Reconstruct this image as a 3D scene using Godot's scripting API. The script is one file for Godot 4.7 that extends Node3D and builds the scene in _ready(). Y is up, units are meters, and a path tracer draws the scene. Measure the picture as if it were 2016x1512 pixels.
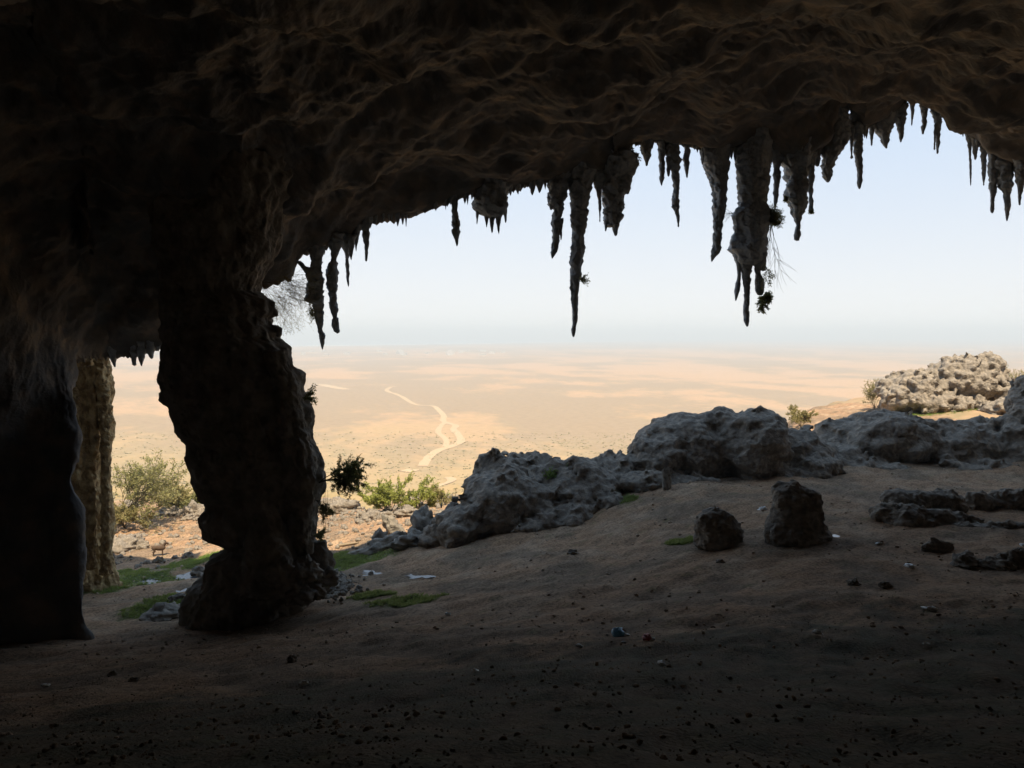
extends Node3D
# View from inside a large limestone cave, down over its floor, out to a coastal desert plain.
# The camera stands at the origin and looks along -z. photo_point() turns a place in the photograph and a depth in metres into a point.

const FOCAL := 1550.0            # pixels of the 2016 px wide photograph
const PITCH := -0.0632           # radians
const PLAIN := -45.0             # height of the coastal plain

var rng := RandomNumberGenerator.new()
var taken := {}
var M := {}
var rough_noise: FastNoiseLite
var lump_noise: FastNoiseLite
var cell_noise: FastNoiseLite
var streak_noise: FastNoiseLite
var patch_noise: FastNoiseLite
var fine_noise: FastNoiseLite

# ---------------------------------------------------------------- camera, sky, sun
func set_view() -> void:
	var cam := Camera3D.new()
	cam.name = "camera"
	add_child(cam)
	cam.fov = 52.0
	cam.near = 0.1
	cam.far = 40000.0
	cam.rotation.x = PITCH
	cam.current = true
	var sky_look := ProceduralSkyMaterial.new()
	sky_look.sky_top_color = Color(0.66, 0.79, 0.94)
	sky_look.sky_horizon_color = Color(0.96, 0.955, 0.94)
	sky_look.sky_curve = 0.16
	sky_look.sky_energy_multiplier = 0.83
	sky_look.ground_bottom_color = Color(0.62, 0.52, 0.40)
	sky_look.ground_horizon_color = Color(0.90, 0.90, 0.89)
	var sky := Sky.new()
	sky.sky_material = sky_look
	var e := Environment.new()
	e.background_mode = Environment.BG_SKY
	e.sky = sky
	e.background_energy_multiplier = 1.0
	e.tonemap_mode = Environment.TONE_MAPPER_LINEAR
	e.tonemap_exposure = 1.75
	e.sdfgi_enabled = true
	e.ssao_enabled = true
	e.ssil_enabled = true
	e.fog_enabled = true
	e.fog_density = 0.00065
	e.fog_light_color = Color(0.95, 0.98, 1.0)
	var w := WorldEnvironment.new()
	w.name = "environment"
	w.environment = e
	add_child(w)
	var sun := DirectionalLight3D.new()
	sun.name = "sun"
	sun.light_color = Color(1.0, 0.93, 0.81)
	sun.light_energy = 1.6
	sun.light_angular_distance = 0.5
	sun.shadow_enabled = true
	# behind the cave mouth's roof, high and from the right
	var az := deg_to_rad(13.0)
	var el := deg_to_rad(66.0)
	var to_sun := Vector3(sin(az) * cos(el), sin(el), cos(az) * cos(el))
	sun.basis = Basis.looking_at(-to_sun, Vector3.UP)
	add_child(sun)

# ---------------------------------------------------------------- small helpers
func photo_point(u: float, v: float, depth: float) -> Vector3:
	var a := PITCH - atan((v - 756.0) / FOCAL)
	# direction before the pitch is (x, y, -1); after it the forward part shrinks a little
	var y := -(v - 756.0) / FOCAL
	var fwd := cos(PITCH) - y * sin(PITCH)
	return Vector3((u - 1008.0) / FOCAL / fwd * depth, tan(a) * depth, -depth)

func numbered(called: String) -> String:
	if not taken.has(called):
		taken[called] = 0
		return called
	taken[called] += 1
	return "%s_%03d" % [called, taken[called]]

func tag(o: Node, label: String, category: String, group := "") -> void:
	o.set_meta("label", label)
	o.set_meta("category", category)
	if group != "":
		o.set_meta("group", group)

func put(mesh: Mesh, called: String, mat: Material, at := Vector3.ZERO, parent: Node = null) -> MeshInstance3D:
	var o := MeshInstance3D.new()
	o.mesh = mesh
	if mat:
		o.material_override = mat
	if parent:
		o.name = called
		parent.add_child(o, true)
	else:
		o.name = numbered(called)
		add_child(o)
	o.position = at
	return o

func structure(mesh: Mesh, called: String, mat: Material, at := Vector3.ZERO) -> MeshInstance3D:
	var o := put(mesh, called, mat, at)
	o.set_meta("kind", "structure")
	return o

func base(called: String, at: Vector3) -> Node3D:
	var o := Node3D.new()
	o.name = numbered(called)
	add_child(o)
	o.position = at
	return o

func smooth01(a: float, b: float, x: float) -> float:
	var t := clampf((x - a) / (b - a), 0.0, 1.0)
	return t * t * (3.0 - 2.0 * t)

func along(table: Array, x: float) -> float:          # piecewise linear [[x, y], ...]
	if x <= table[0][0]:
		return table[0][1]
	for i in range(1, table.size()):
		if x <= table[i][0]:
			var t: float = (x - table[i - 1][0]) / (table[i][0] - table[i - 1][0])
			return lerpf(table[i - 1][1], table[i][1], t)
	return table[-1][1]

func make_noise(seed_: int, freq: float, octaves: int, kind := FastNoiseLite.TYPE_SIMPLEX_SMOOTH) -> FastNoiseLite:
	var n := FastNoiseLite.new()
	n.seed = seed_
	n.noise_type = kind
	n.frequency = freq
	n.fractal_type = FastNoiseLite.FRACTAL_FBM if octaves > 1 else FastNoiseLite.FRACTAL_NONE
	n.fractal_octaves = octaves
	return n

# An ArrayMesh with smooth normals from positions and indices (front faces clockwise).
func build_mesh(verts: PackedVector3Array, idx: PackedInt32Array, colors := PackedColorArray()) -> ArrayMesh:
	var normals := PackedVector3Array()
	normals.resize(verts.size())
	for i in range(0, idx.size(), 3):
		var a := idx[i]
		var b := idx[i + 1]
		var c := idx[i + 2]
		var n := (verts[c] - verts[a]).cross(verts[b] - verts[a])
		normals[a] += n
		normals[b] += n
		normals[c] += n
	for i in normals.size():
		normals[i] = normals[i].normalized()
	var arrays := []
	arrays.resize(Mesh.ARRAY_MAX)
	arrays[Mesh.ARRAY_VERTEX] = verts
	arrays[Mesh.ARRAY_NORMAL] = normals
	arrays[Mesh.ARRAY_INDEX] = idx
	if colors.size() == verts.size():
		arrays[Mesh.ARRAY_COLOR] = colors
	var m := ArrayMesh.new()
	m.add_surface_from_arrays(Mesh.PRIMITIVE_TRIANGLES, arrays)
	return m

# Indices of a grid of rows x columns vertices.
func grid_index(rows: int, cols: int, flip := false, wrap := false) -> PackedInt32Array:
	var idx := PackedInt32Array()
	var last := cols if wrap else cols - 1
	idx.resize((rows - 1) * last * 6)
	var k := 0
	for r in rows - 1:
		for c in last:
			var a := r * cols + c
			var b := r * cols + (c + 1) % cols
			var d := a + cols
			var e := b + cols
			if flip:
				idx[k] = a; idx[k + 1] = d; idx[k + 2] = b
				idx[k + 3] = b; idx[k + 4] = d; idx[k + 5] = e
			else:
				idx[k] = a; idx[k + 1] = b; idx[k + 2] = d
				idx[k + 3] = b; idx[k + 4] = e; idx[k + 5] = d
			k += 6
	return idx

# Surface nets: meshes the zero level of a distance field inside a box, in coordinates relative to `origin`.
func nets(field: Callable, lo: Vector3, hi: Vector3, cell: float, origin: Vector3, margin := 0.5) -> ArrayMesh:
	const B := 5
	var n := Vector3i(((hi - lo) / cell).ceil())
	n = Vector3i(ceili(n.x / float(B)) * B, ceili(n.y / float(B)) * B, ceili(n.z / float(B)) * B)
	var px := n.x + 1
	var py := n.y + 1
	var pz := n.z + 1
	var val := PackedFloat32Array()
	val.resize(px * py * pz)
	val.fill(9.0)
	var known := PackedByteArray()
	known.resize(px * py * pz)
	var blocks: Array[Vector3i] = []
	var reach := B * cell * 0.87 + margin
	for bz in range(0, n.z, B):
		for by in range(0, n.y, B):
			for bx in range(0, n.x, B):
				var c := lo + (Vector3(bx, by, bz) + Vector3.ONE * (B * 0.5)) * cell
				if absf(field.call(c)) < reach:
					blocks.append(Vector3i(bx, by, bz))
	for b in blocks:
		for k in range(b.z, b.z + B + 1):
			for j in range(b.y, b.y + B + 1):
				var row := (k * py + j) * px
				for i in range(b.x, b.x + B + 1):
					if known[row + i] == 0:
						known[row + i] = 1
						val[row + i] = field.call(lo + Vector3(i, j, k) * cell)
	var id := PackedInt32Array()
	id.resize(px * py * pz)
	id.fill(-1)
	var verts := PackedVector3Array()
	var off := PackedInt32Array([0, 1, px, px + 1, px * py, px * py + 1, px * py + px, px * py + px + 1])
	var cor: Array[Vector3] = [Vector3(0, 0, 0), Vector3(1, 0, 0), Vector3(0, 1, 0), Vector3(1, 1, 0), Vector3(0, 0, 1), Vector3(1, 0, 1), Vector3(0, 1, 1), Vector3(1, 1, 1)]
	var edges := PackedInt32Array([0, 1, 2, 3, 4, 5, 6, 7, 0, 2, 1, 3, 4, 6, 5, 7, 0, 4, 1, 5, 2, 6, 3, 7])
	for b in blocks:
		for k in range(b.z, b.z + B):
			for j in range(b.y, b.y + B):
				for i in range(b.x, b.x + B):
					var at := (k * py + j) * px + i
					var inside := 0
					for q in 8:
						if val[at + off[q]] < 0.0:
							inside += 1
					if inside == 0 or inside == 8:
						continue
					var sum := Vector3.ZERO
					var count := 0
					for q in range(0, 24, 2):
						var va := val[at + off[edges[q]]]
						var vb := val[at + off[edges[q + 1]]]
						if (va < 0.0) != (vb < 0.0):
							sum += cor[edges[q]].lerp(cor[edges[q + 1]], va / (va - vb))
							count += 1
					id[at] = verts.size()
					verts.append(lo + (Vector3(i, j, k) + sum / count) * cell - origin)
	var idx := PackedInt32Array()
	var sx := 1
	var sy := px
	var sz := px * py
	for b in blocks:
		for k in range(b.z, b.z + B):
			for j in range(b.y, b.y + B):
				for i in range(b.x, b.x + B):
					var at := (k * py + j) * px + i
					if id[at] < 0:
						continue
					var s := val[at] < 0.0
					if j > 0 and k > 0 and s != (val[at + sx] < 0.0):
						quad(idx, id[at], id[at - sy], id[at - sy - sz], id[at - sz], s)
					if i > 0 and k > 0 and s != (val[at + sy] < 0.0):
						quad(idx, id[at], id[at - sz], id[at - sz - sx], id[at - sx], s)
					if i > 0 and j > 0 and s != (val[at + sz] < 0.0):
						quad(idx, id[at], id[at - sx], id[at - sx - sy], id[at - sy], s)
	return build_mesh(verts, idx)

func quad(idx: PackedInt32Array, a: int, b: int, c: int, d: int, turn: bool) -> void:
	if a < 0 or b < 0 or c < 0 or d < 0:
		return
	if turn:
		idx.append_array([a, c, b, a, d, c])
	else:
		idx.append_array([a, b, c, a, c, d])

func ellipsoid(p: Vector3, c: Vector3, r: Vector3) -> float:
	var q := (p - c) / r
	var k := q.length()
	return (k - 1.0) * minf(r.x, minf(r.y, r.z)) if k < 1.0 else (k - 1.0) * k / maxf((q / r).length(), 1e-4)

func melt(a: float, b: float, k: float) -> float:      # smooth minimum
	var h := clampf(0.5 + 0.5 * (b - a) / k, 0.0, 1.0)
	return lerpf(b, a, h) - k * h * (1.0 - h)

func capsule(p: Vector3, a: Vector3, b: Vector3, ra: float, rb: float) -> float:
	var ab := b - a
	var t := clampf((p - a).dot(ab) / ab.length_squared(), 0.0, 1.0)
	return (p - a - ab * t).length() - lerpf(ra, rb, t)

# ---------------------------------------------------------------- materials
func noise_picture(seed_: int, freq: float, octaves: int, stops: Array, size := 1024, kind := FastNoiseLite.TYPE_SIMPLEX_SMOOTH) -> NoiseTexture2D:
	var t := NoiseTexture2D.new()
	t.width = size
	t.height = size
	t.seamless = true
	t.noise = make_noise(seed_, freq, octaves, kind)
	if stops.size():
		var g := Gradient.new()
		g.offsets = PackedFloat32Array()
		g.colors = PackedColorArray()
		var off := PackedFloat32Array()
		var col := PackedColorArray()
		for s in stops:
			off.append(s[0])
			col.append(Color(s[1], s[2], s[3]).linear_to_srgb())
		g.offsets = off
		g.colors = col
		t.color_ramp = g
	return t

# Rock or soil: coarse colour patches, a finer detail pattern multiplied in, and relief.
func stone_look(tint: Color, coarse: Texture2D, metres: float, relief: Texture2D, depth_cm: float, rough := 0.95) -> StandardMaterial3D:
	var m := StandardMaterial3D.new()
	m.albedo_color = tint.linear_to_srgb()
	m.albedo_texture = coarse
	m.roughness = rough
	m.metallic_specular = 0.3
	m.uv1_triplanar = true
	m.uv1_world_triplanar = true
	m.uv1_scale = Vector3.ONE / metres
	m.heightmap_enabled = true
	m.heightmap_texture = relief
	m.heightmap_scale = depth_cm
	return m

func plain_look(c: Color, rough := 0.9, spec := 0.3) -> StandardMaterial3D:
	var m := StandardMaterial3D.new()
	m.albedo_color = c.linear_to_srgb()
	m.roughness = rough
	m.metallic_specular = spec
	return m

func leaf_look(c: Color, through: float) -> StandardMaterial3D:
	var m := plain_look(c, 0.7, 0.3)
	m.backlight_enabled = true
	m.backlight = Color(through, through, through * 0.6)
	m.cull_mode = BaseMaterial3D.CULL_DISABLED
	return m

func make_materials() -> void:
	rough_noise = make_noise(3, 0.35, 5)
	lump_noise = make_noise(11, 0.12, 3)
	cell_noise = make_noise(7, 1.0, 1, FastNoiseLite.TYPE_CELLULAR)
	cell_noise.cellular_return_type = FastNoiseLite.RETURN_DISTANCE
	streak_noise = make_noise(21, 0.9, 4)
	patch_noise = make_noise(31, 0.02, 5)
	fine_noise = make_noise(41, 2.2, 4)

	var cave_patches := noise_picture(51, 0.006, 6, [[0.0, 0.11, 0.115, 0.12], [0.42, 0.165, 0.165, 0.168], [0.6, 0.22, 0.20, 0.18], [0.8, 0.31, 0.255, 0.205], [1.0, 0.40, 0.35, 0.29]])
	var stone_patches := noise_picture(52, 0.008, 6, [[0.0, 0.12, 0.105, 0.088], [0.4, 0.20, 0.172, 0.142], [0.6, 0.27, 0.23, 0.185], [0.8, 0.35, 0.295, 0.235], [1.0, 0.46, 0.40, 0.32]])
	var calcite := noise_picture(57, 0.012, 6, [[0.0, 0.26, 0.30, 0.34], [0.45, 0.40, 0.43, 0.46], [0.7, 0.50, 0.51, 0.51], [1.0, 0.60, 0.58, 0.55]])
	var column_patches := noise_picture(54, 0.007, 6, [[0.0, 0.16, 0.145, 0.125], [0.4, 0.26, 0.235, 0.20], [0.6, 0.36, 0.315, 0.26], [1.0, 0.52, 0.46, 0.39]])
	var soil_patches := noise_picture(55, 0.02, 6, [[0.0, 0.30, 0.30, 0.29], [0.36, 0.62, 0.62, 0.60], [0.5, 0.86, 0.85, 0.83], [0.64, 1.0, 0.99, 0.97], [1.0, 1.0, 1.0, 1.0]])
	var sand := noise_picture(58, 0.03, 6, [[0.0, 0.78, 0.78, 0.76], [0.5, 0.92, 0.92, 0.91], [1.0, 1.0, 1.0, 1.0]])
	var relief := noise_picture(61, 0.012, 6, [])
	var grit := noise_picture(62, 0.045, 4, [])

	M.cave = stone_look(Color(0.95, 0.95, 0.95), cave_patches, 8.0, grit, 3.0)
	M.stone = stone_look(Color(1, 1, 1), stone_patches, 3.2, relief, 9.0, 0.85)
	M.column = stone_look(Color(0.8, 0.8, 0.8), column_patches, 7.0, relief, 14.0)
	M.drip = stone_look(Color(0.95, 0.97, 1.0), calcite, 3.0, relief, 8.0)
	M.pillar = stone_look(Color(0.95, 0.9, 0.75), noise_picture(56, 0.008, 6, [[0.0, 0.12, 0.085, 0.05], [0.4, 0.26, 0.185, 0.11], [0.6, 0.46, 0.36, 0.22], [0.8, 0.60, 0.48, 0.31], [1.0, 0.68, 0.60, 0.45]]), 5.0, relief, 14.0)  # paler and tanner than the cave wall
	M.rubble = stone_look(Color(1, 1, 1), stone_patches, 1.5, grit, 3.0)
	M.pebble = stone_look(Color(0.55, 0.42, 0.32), soil_patches, 1.0, grit, 2.0)
	M.soil = stone_look(Color(1, 1, 1), soil_patches, 3.2, grit, 2.2)
	M.soil.vertex_color_use_as_albedo = true
	M.desert = stone_look(Color(1, 1, 1), sand, 170.0, grit, 4.0)
	M.desert.vertex_color_use_as_albedo = true
	M.track = stone_look(Color(0.47, 0.34, 0.21), sand, 12.0, grit, 5.0)
	M.beach = plain_look(Color(0.80, 0.78, 0.72))
	M.sea = plain_look(Color(0.30, 0.35, 0.37), 0.25, 0.5)
	M.water = plain_look(Color(0.05, 0.055, 0.06), 0.12, 0.5)
	M.twig = plain_look(Color(0.10, 0.085, 0.06))
	M.dry_twig = plain_look(Color(0.20, 0.15, 0.09))
	M.leaf_olive = leaf_look(Color(0.21, 0.20, 0.085), 0.5)
	M.leaf_dark = leaf_look(Color(0.11, 0.115, 0.05), 0.5)
	M.leaf_bright = leaf_look(Color(0.24, 0.26, 0.06), 0.6)
	M.leaf_dry = leaf_look(Color(0.24, 0.20, 0.09), 0.5)
	M.grass = leaf_look(Color(0.09, 0.17, 0.025), 0.6)
	M.scrub = leaf_look(Color(0.34, 0.30, 0.175), 0.3)
	M.scrub_dry = leaf_look(Color(0.42, 0.35, 0.19), 0.3)
	M.goat = plain_look(Color(0.09, 0.06, 0.042))
	M.dung = plain_look(Color(0.19, 0.145, 0.10))
	M.horn = plain_look(Color(0.06, 0.05, 0.04), 0.5)
	M.wall = plain_look(Color(0.62, 0.57, 0.50))
	M.white = plain_look(Color(0.88, 0.88, 0.86), 0.5, 0.5)
	M.blue = plain_look(Color(0.16, 0.48, 0.80), 0.4, 0.5)
	M.red = plain_look(Color(0.55, 0.12, 0.12), 0.5, 0.4)
	M.wood = plain_look(Color(0.28, 0.22, 0.15))

# ---------------------------------------------------------------- ground
# Heights of the cave floor: a thin-plate surface through measured points of the floor.
var knots: PackedVector3Array
var weights: PackedFloat64Array
const CELL := 0.5
const X0 := -48.0
const Z0 := -98.0
const NX := 221
const NZ := 237
var heights := PackedFloat32Array()

func kernel(r2: float) -> float:
	return r2 * log(r2) if r2 > 1e-9 else 0.0

func solve_floor() -> void:
	var seen := [[1008, 1512, 6], [1008, 1400, 10], [1008, 1325, 15], [1008, 1250, 20], [1008, 1180, 26], [960, 1110, 34], [900, 1078, 39], [1130, 1062, 37.5],
		[700, 1045, 47], [800, 1003, 55], [890, 985, 56], [700, 1110, 41], [620, 1190, 30], [490, 1238, 27.5], [300, 1095, 50], [300, 1012, 63], [420, 1012, 62], [240, 1130, 44], [250, 1200, 33],
		[100, 1300, 22], [400, 1400, 12], [100, 1500, 7], [1300, 962, 42], [1450, 945, 44], [1700, 920, 46], [1900, 940, 44], [1565, 1062, 30], [1565, 1180, 21],
		[1565, 1300, 14.5], [1900, 1100, 27], [1900, 1300, 14.5], [1300, 1060, 34], [1900, 1000, 36], [1900, 1500, 7], [1300, 1180, 24], [1800, 800, 70], [1960, 800, 66], [1600, 855, 60], [1150, 960, 52], [0, 1150, 42], [2300, 900, 46]]
	for s in seen:
		knots.append(photo_point(s[0], s[1], s[2]))
	for p in [Vector3(0, -1.6, 0), Vector3(-10, -2.3, 1), Vector3(12, -2.0, 1), Vector3(0, -0.5, 9), Vector3(-12, -1, 11), Vector3(14, -0.8, 11), Vector3(30, -6, -20), Vector3(-45, -13, -55)]:
		knots.append(p)
	var n := knots.size()
	var size := n + 3
	var a := []
	for i in size:
		var row := PackedFloat64Array()
		row.resize(size + 1)
		a.append(row)
	for i in n:
		for j in n:
			var dx := knots[i].x - knots[j].x
			var dz := knots[i].z - knots[j].z
			a[i][j] = kernel(dx * dx + dz * dz)
		a[i][i] += 6.0
		a[i][n] = 1.0
		a[i][n + 1] = knots[i].x
		a[i][n + 2] = knots[i].z
		a[n][i] = 1.0
		a[n + 1][i] = knots[i].x
		a[n + 2][i] = knots[i].z
		a[i][size] = knots[i].y
	for c in size:
		var best := c
		for r in range(c + 1, size):
			if absf(a[r][c]) > absf(a[best][c]):
				best = r
		var t = a[c]
		a[c] = a[best]
		a[best] = t
		for r in size:
			if r == c:
				continue
			var f: float = a[r][c] / a[c][c]
			if f == 0.0:
				continue
			for k in range(c, size + 1):
				a[r][k] -= f * a[c][k]
	weights.resize(size)
	for i in size:
		weights[i] = a[i][size] / a[i][i]
	heights.resize(NX * NZ)
	var kx := PackedFloat64Array()
	var kz := PackedFloat64Array()
	for p in knots:
		kx.append(p.x)
		kz.append(p.z)
	for j in NZ:
		for i in NX:
			var x := X0 + i * CELL
			var z := Z0 + j * CELL
			var edge := brink(x)
			var zz := maxf(z, -edge)
			var y := weights[n] + weights[n + 1] * x + weights[n + 2] * zz
			for k in n:
				var dx := x - kx[k]
				var dz := zz - kz[k]
				var r2 := dx * dx + dz * dz
				if r2 > 1e-9:
					y += weights[k] * r2 * log(r2)
			var over := maxf(0.0, -z - edge)
			y -= 0.55 * over * over / (over + 5.0)
			heights[j * NX + i] = maxf(y, PLAIN - 2.0)

# Where the ledge outside the cave mouth breaks off into the hillside.
func brink(x: float) -> float:
	return along([[-48, 67], [-20, 66], [-10, 58], [0, 57], [15, 59], [24, 66], [34, 82], [62, 86]], x) + 1.5 * sin(x * 0.7) + 0.8 * sin(x * 1.9)

func floor_y(x: float, z: float) -> float:
	var fx := clampf((x - X0) / CELL, 0.0, NX - 1.001)
	var fz := clampf((z - Z0) / CELL, 0.0, NZ - 1.001)
	var i := int(fx)
	var j := int(fz)
	fx -= i
	fz -= j
	var k := j * NX + i
	var y := lerpf(lerpf(heights[k], heights[k + 1], fx), lerpf(heights[k + NX], heights[k + NX + 1], fx), fz)
	return y + 0.17 * lump_noise.get_noise_2d(x * 2.0, z * 2.0) + 0.09 * rough_noise.get_noise_2d(x * 2.0, z * 2.0) + 0.045 * fine_noise.get_noise_2d(x * 0.8, z * 0.8)

# The place on the floor that the photograph shows at (u, v).
func floor_at(u: float, v: float, from_depth := 4.0) -> Vector3:
	var last := from_depth
	var d := from_depth
	while d < 95.0:
		var p := photo_point(u, v, d)
		if p.y < floor_y(p.x, p.z):
			var lo := last
			var hi := d
			for k in 12:
				var mid := (lo + hi) * 0.5
				p = photo_point(u, v, mid)
				if p.y < floor_y(p.x, p.z):
					hi = mid
				else:
					lo = mid
			p = photo_point(u, v, hi)
			return Vector3(p.x, floor_y(p.x, p.z), p.z)
		last = d
		d += 0.4
	return photo_point(u, v, 60.0)

# Green growth where seep water keeps the floor damp: [u, v, radius across, radius in depth]
var damp := []
# Shallow level basins that hold the puddles: [u, v, half width, half depth, label]
const POOLS := [[272, 1141, 1.3, 0.9, "long puddle on the grass by the lit pillar"], [372, 1127, 1.3, 0.8, "thin sheet of water behind the column's left foot"], [357, 1163, 0.6, 0.5, "small bright puddle among the boulders left of the column"], [335, 1196, 0.8, 0.5, "puddle in front of the boulders left of the column"], [293, 1198, 0.3, 0.5, "narrow puddle at the far left of the boulders"], [752, 1123, 1.1, 0.8, "bright puddle at the edge of the grass right of the column"], [835, 1127, 0.8, 0.4, "dull shallow puddle right of the bright one"], [1645, 1055, 0.55, 0.4, "small wet patch right of the tall boulder"]]
var pools := []
func dig_pools() -> void:
	for s in POOLS:
		pools.append(floor_at(s[0], s[1]))
	for k in pools.size():
		var p: Vector3 = pools[k]
		for j in NZ:
			for i in NX:
				var dx := X0 + i * CELL - p.x
				var dz := Z0 + j * CELL - p.z
				var r := sqrt(dx * dx + dz * dz)
				if r < 4.0:
					heights[j * NX + i] = lerpf(heights[j * NX + i], p.y - 0.05, smooth01(3.0, 1.0, r))

func make_damp() -> void:
	for s in [[705, 1108, 2.2, 1.5], [660, 1098, 1.4, 1.2], [285, 1142, 2.0, 1.3], [250, 1130, 1.3, 1.0], [370, 1108, 1.4, 2.0], [410, 1098, 1.2, 2.0], [345, 1180, 1.4, 0.9], [300, 1205, 1.5, 1.0], [800, 1188, 1.5, 0.8], [735, 1170, 0.9, 0.5], [1345, 1068, 0.8, 0.5], [1225, 985, 1.0, 0.7], [200, 1160, 1.4, 1.2], [1850, 812, 4.0, 1.6]]:
		damp.append([floor_at(s[0], s[1]), s[2], s[3]])

func dampness(x: float, z: float) -> float:
	var best := 0.0
	for s in damp:
		var dx: float = (x - s[0].x) / s[1]
		var dz: float = (z - s[0].z) / s[2]
		best = maxf(best, 1.25 - sqrt(dx * dx + dz * dz))
	return best + 0.45 * rough_noise.get_noise_2d(x * 4.0 + 60.0, z * 4.0)

func make_ground() -> void:
	solve_floor()
	dig_pools()
	make_damp()
	# near: the cave floor, the ledge before the mouth and the hillside below it
	var step := 0.24
	var cols := 290
	var rows := 356
	var verts := PackedVector3Array()
	var cols_ := PackedColorArray()
	verts.resize(rows * cols)
	cols_.resize(rows * cols)
	for r in rows:
		for c in cols:
			var x := -34.5 + c * step
			var z := -79.0 + r * step
			var y := floor_y(x, z)
			verts[r * cols + c] = Vector3(x, y, z)
			var k := rough_noise.get_noise_2d(x * 0.9 + 9.0, z * 0.9)
			var kk := lump_noise.get_noise_2d(x * 1.5, z * 1.5 + 40.0)
			var col := Color(0.38, 0.24, 0.147).lerp(Color(0.41, 0.285, 0.19), smooth01(-0.1, 0.35, k))
			col = col.lerp(Color(0.22, 0.16, 0.11), 0.75 * smooth01(-0.05, 0.3, kk))
			# dung-covered, mottled earth in the lower part of the cave, with a ragged edge against the trodden floor
			var rim := along([[-14, 9.5], [-6, 13], [-3, 16.5], [4.6, 18.5], [13, 19.5], [30, 20]], x) + 3.0 * rough_noise.get_noise_2d(x * 1.1 + 200.0, z * 1.1) + 1.2 * fine_noise.get_noise_2d(x, z)
			var dung := smooth01(1.6, -1.6, -z - rim + 1.4 * fine_noise.get_noise_2d(x * 1.3 + 5.0, z * 1.3))
			col = col.lerp(Color(0.155, 0.118, 0.08).lerp(Color(0.105, 0.098, 0.066), smooth01(-0.15, 0.2, rough_noise.get_noise_2d(x * 3.0, z * 3.0 + 70.0))), dung)
			col *= 0.82 + 0.36 * smooth01(-0.35, 0.35, fine_noise.get_noise_2d(x * 0.8, z * 0.8)) + rng.randf_range(-0.08, 0.08)
			var g := dampness(x, z)
			col = col.lerp(Color(0.12, 0.16, 0.045), 0.85 * smooth01(0.1, 0.5, g))
			cols_[r * cols + c] = col
	structure(build_mesh(verts, grid_index(rows, cols), cols_), "cave_floor", M.soil)
	print("floor")
	# the hillside round it, coarser, a little below the sheet above where they overlap
	step = 1.0
	cols = 110
	rows = 118
	verts.resize(rows * cols)
	cols_.resize(rows * cols)
	for r in rows:
		for c in cols:
			var x := X0 + c * step
			var z := Z0 + r * step
			var y := floor_y(x, z)
			if x > -33.5 and x < 34.0 and z > -78.0 and z < 5.0:
				y -= 1.2
			verts[r * cols + c] = Vector3(x, y, z)
			var k := rough_noise.get_noise_2d(x * 0.9 + 9.0, z * 0.9)
			cols_[r * cols + c] = Color(0.40, 0.27, 0.165).lerp(Color(0.27, 0.21, 0.125), smooth01(-0.2, 0.3, k))
	structure(build_mesh(verts, grid_index(rows, cols), cols_), "hillside", M.desert)

func coast(x: float) -> float:
	return along([[-6000, 900], [-3000, 1500], [-840, 2906], [-616, 3102], [100, 4099], [1010, 5360], [4763, 7325], [14000, 9500]], x)

func plain_y(x: float, d: float) -> float:
	var rise := smooth01(260.0, 90.0, d) * 22.0 * (0.8 + 0.4 * patch_noise.get_noise_2d(x * 1.5, d * 1.5))
	return PLAIN + rise + 1.2 * patch_noise.get_noise_2d(x * 0.3 + 500.0, d * 0.3) * smooth01(2800.0, 500.0, d)

func plain_at(u: float, v: float) -> Vector3:
	var d := 44.5 / maxf(0.003, -photo_point(u, v, 1.0).y)
	for k in 6:
		var p := photo_point(u, v, d)
		d = plain_y(p.x, d) / photo_point(u, v, 1.0).y
	var q := photo_point(u, v, d)
	return Vector3(q.x, plain_y(q.x, d), q.z)

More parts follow.
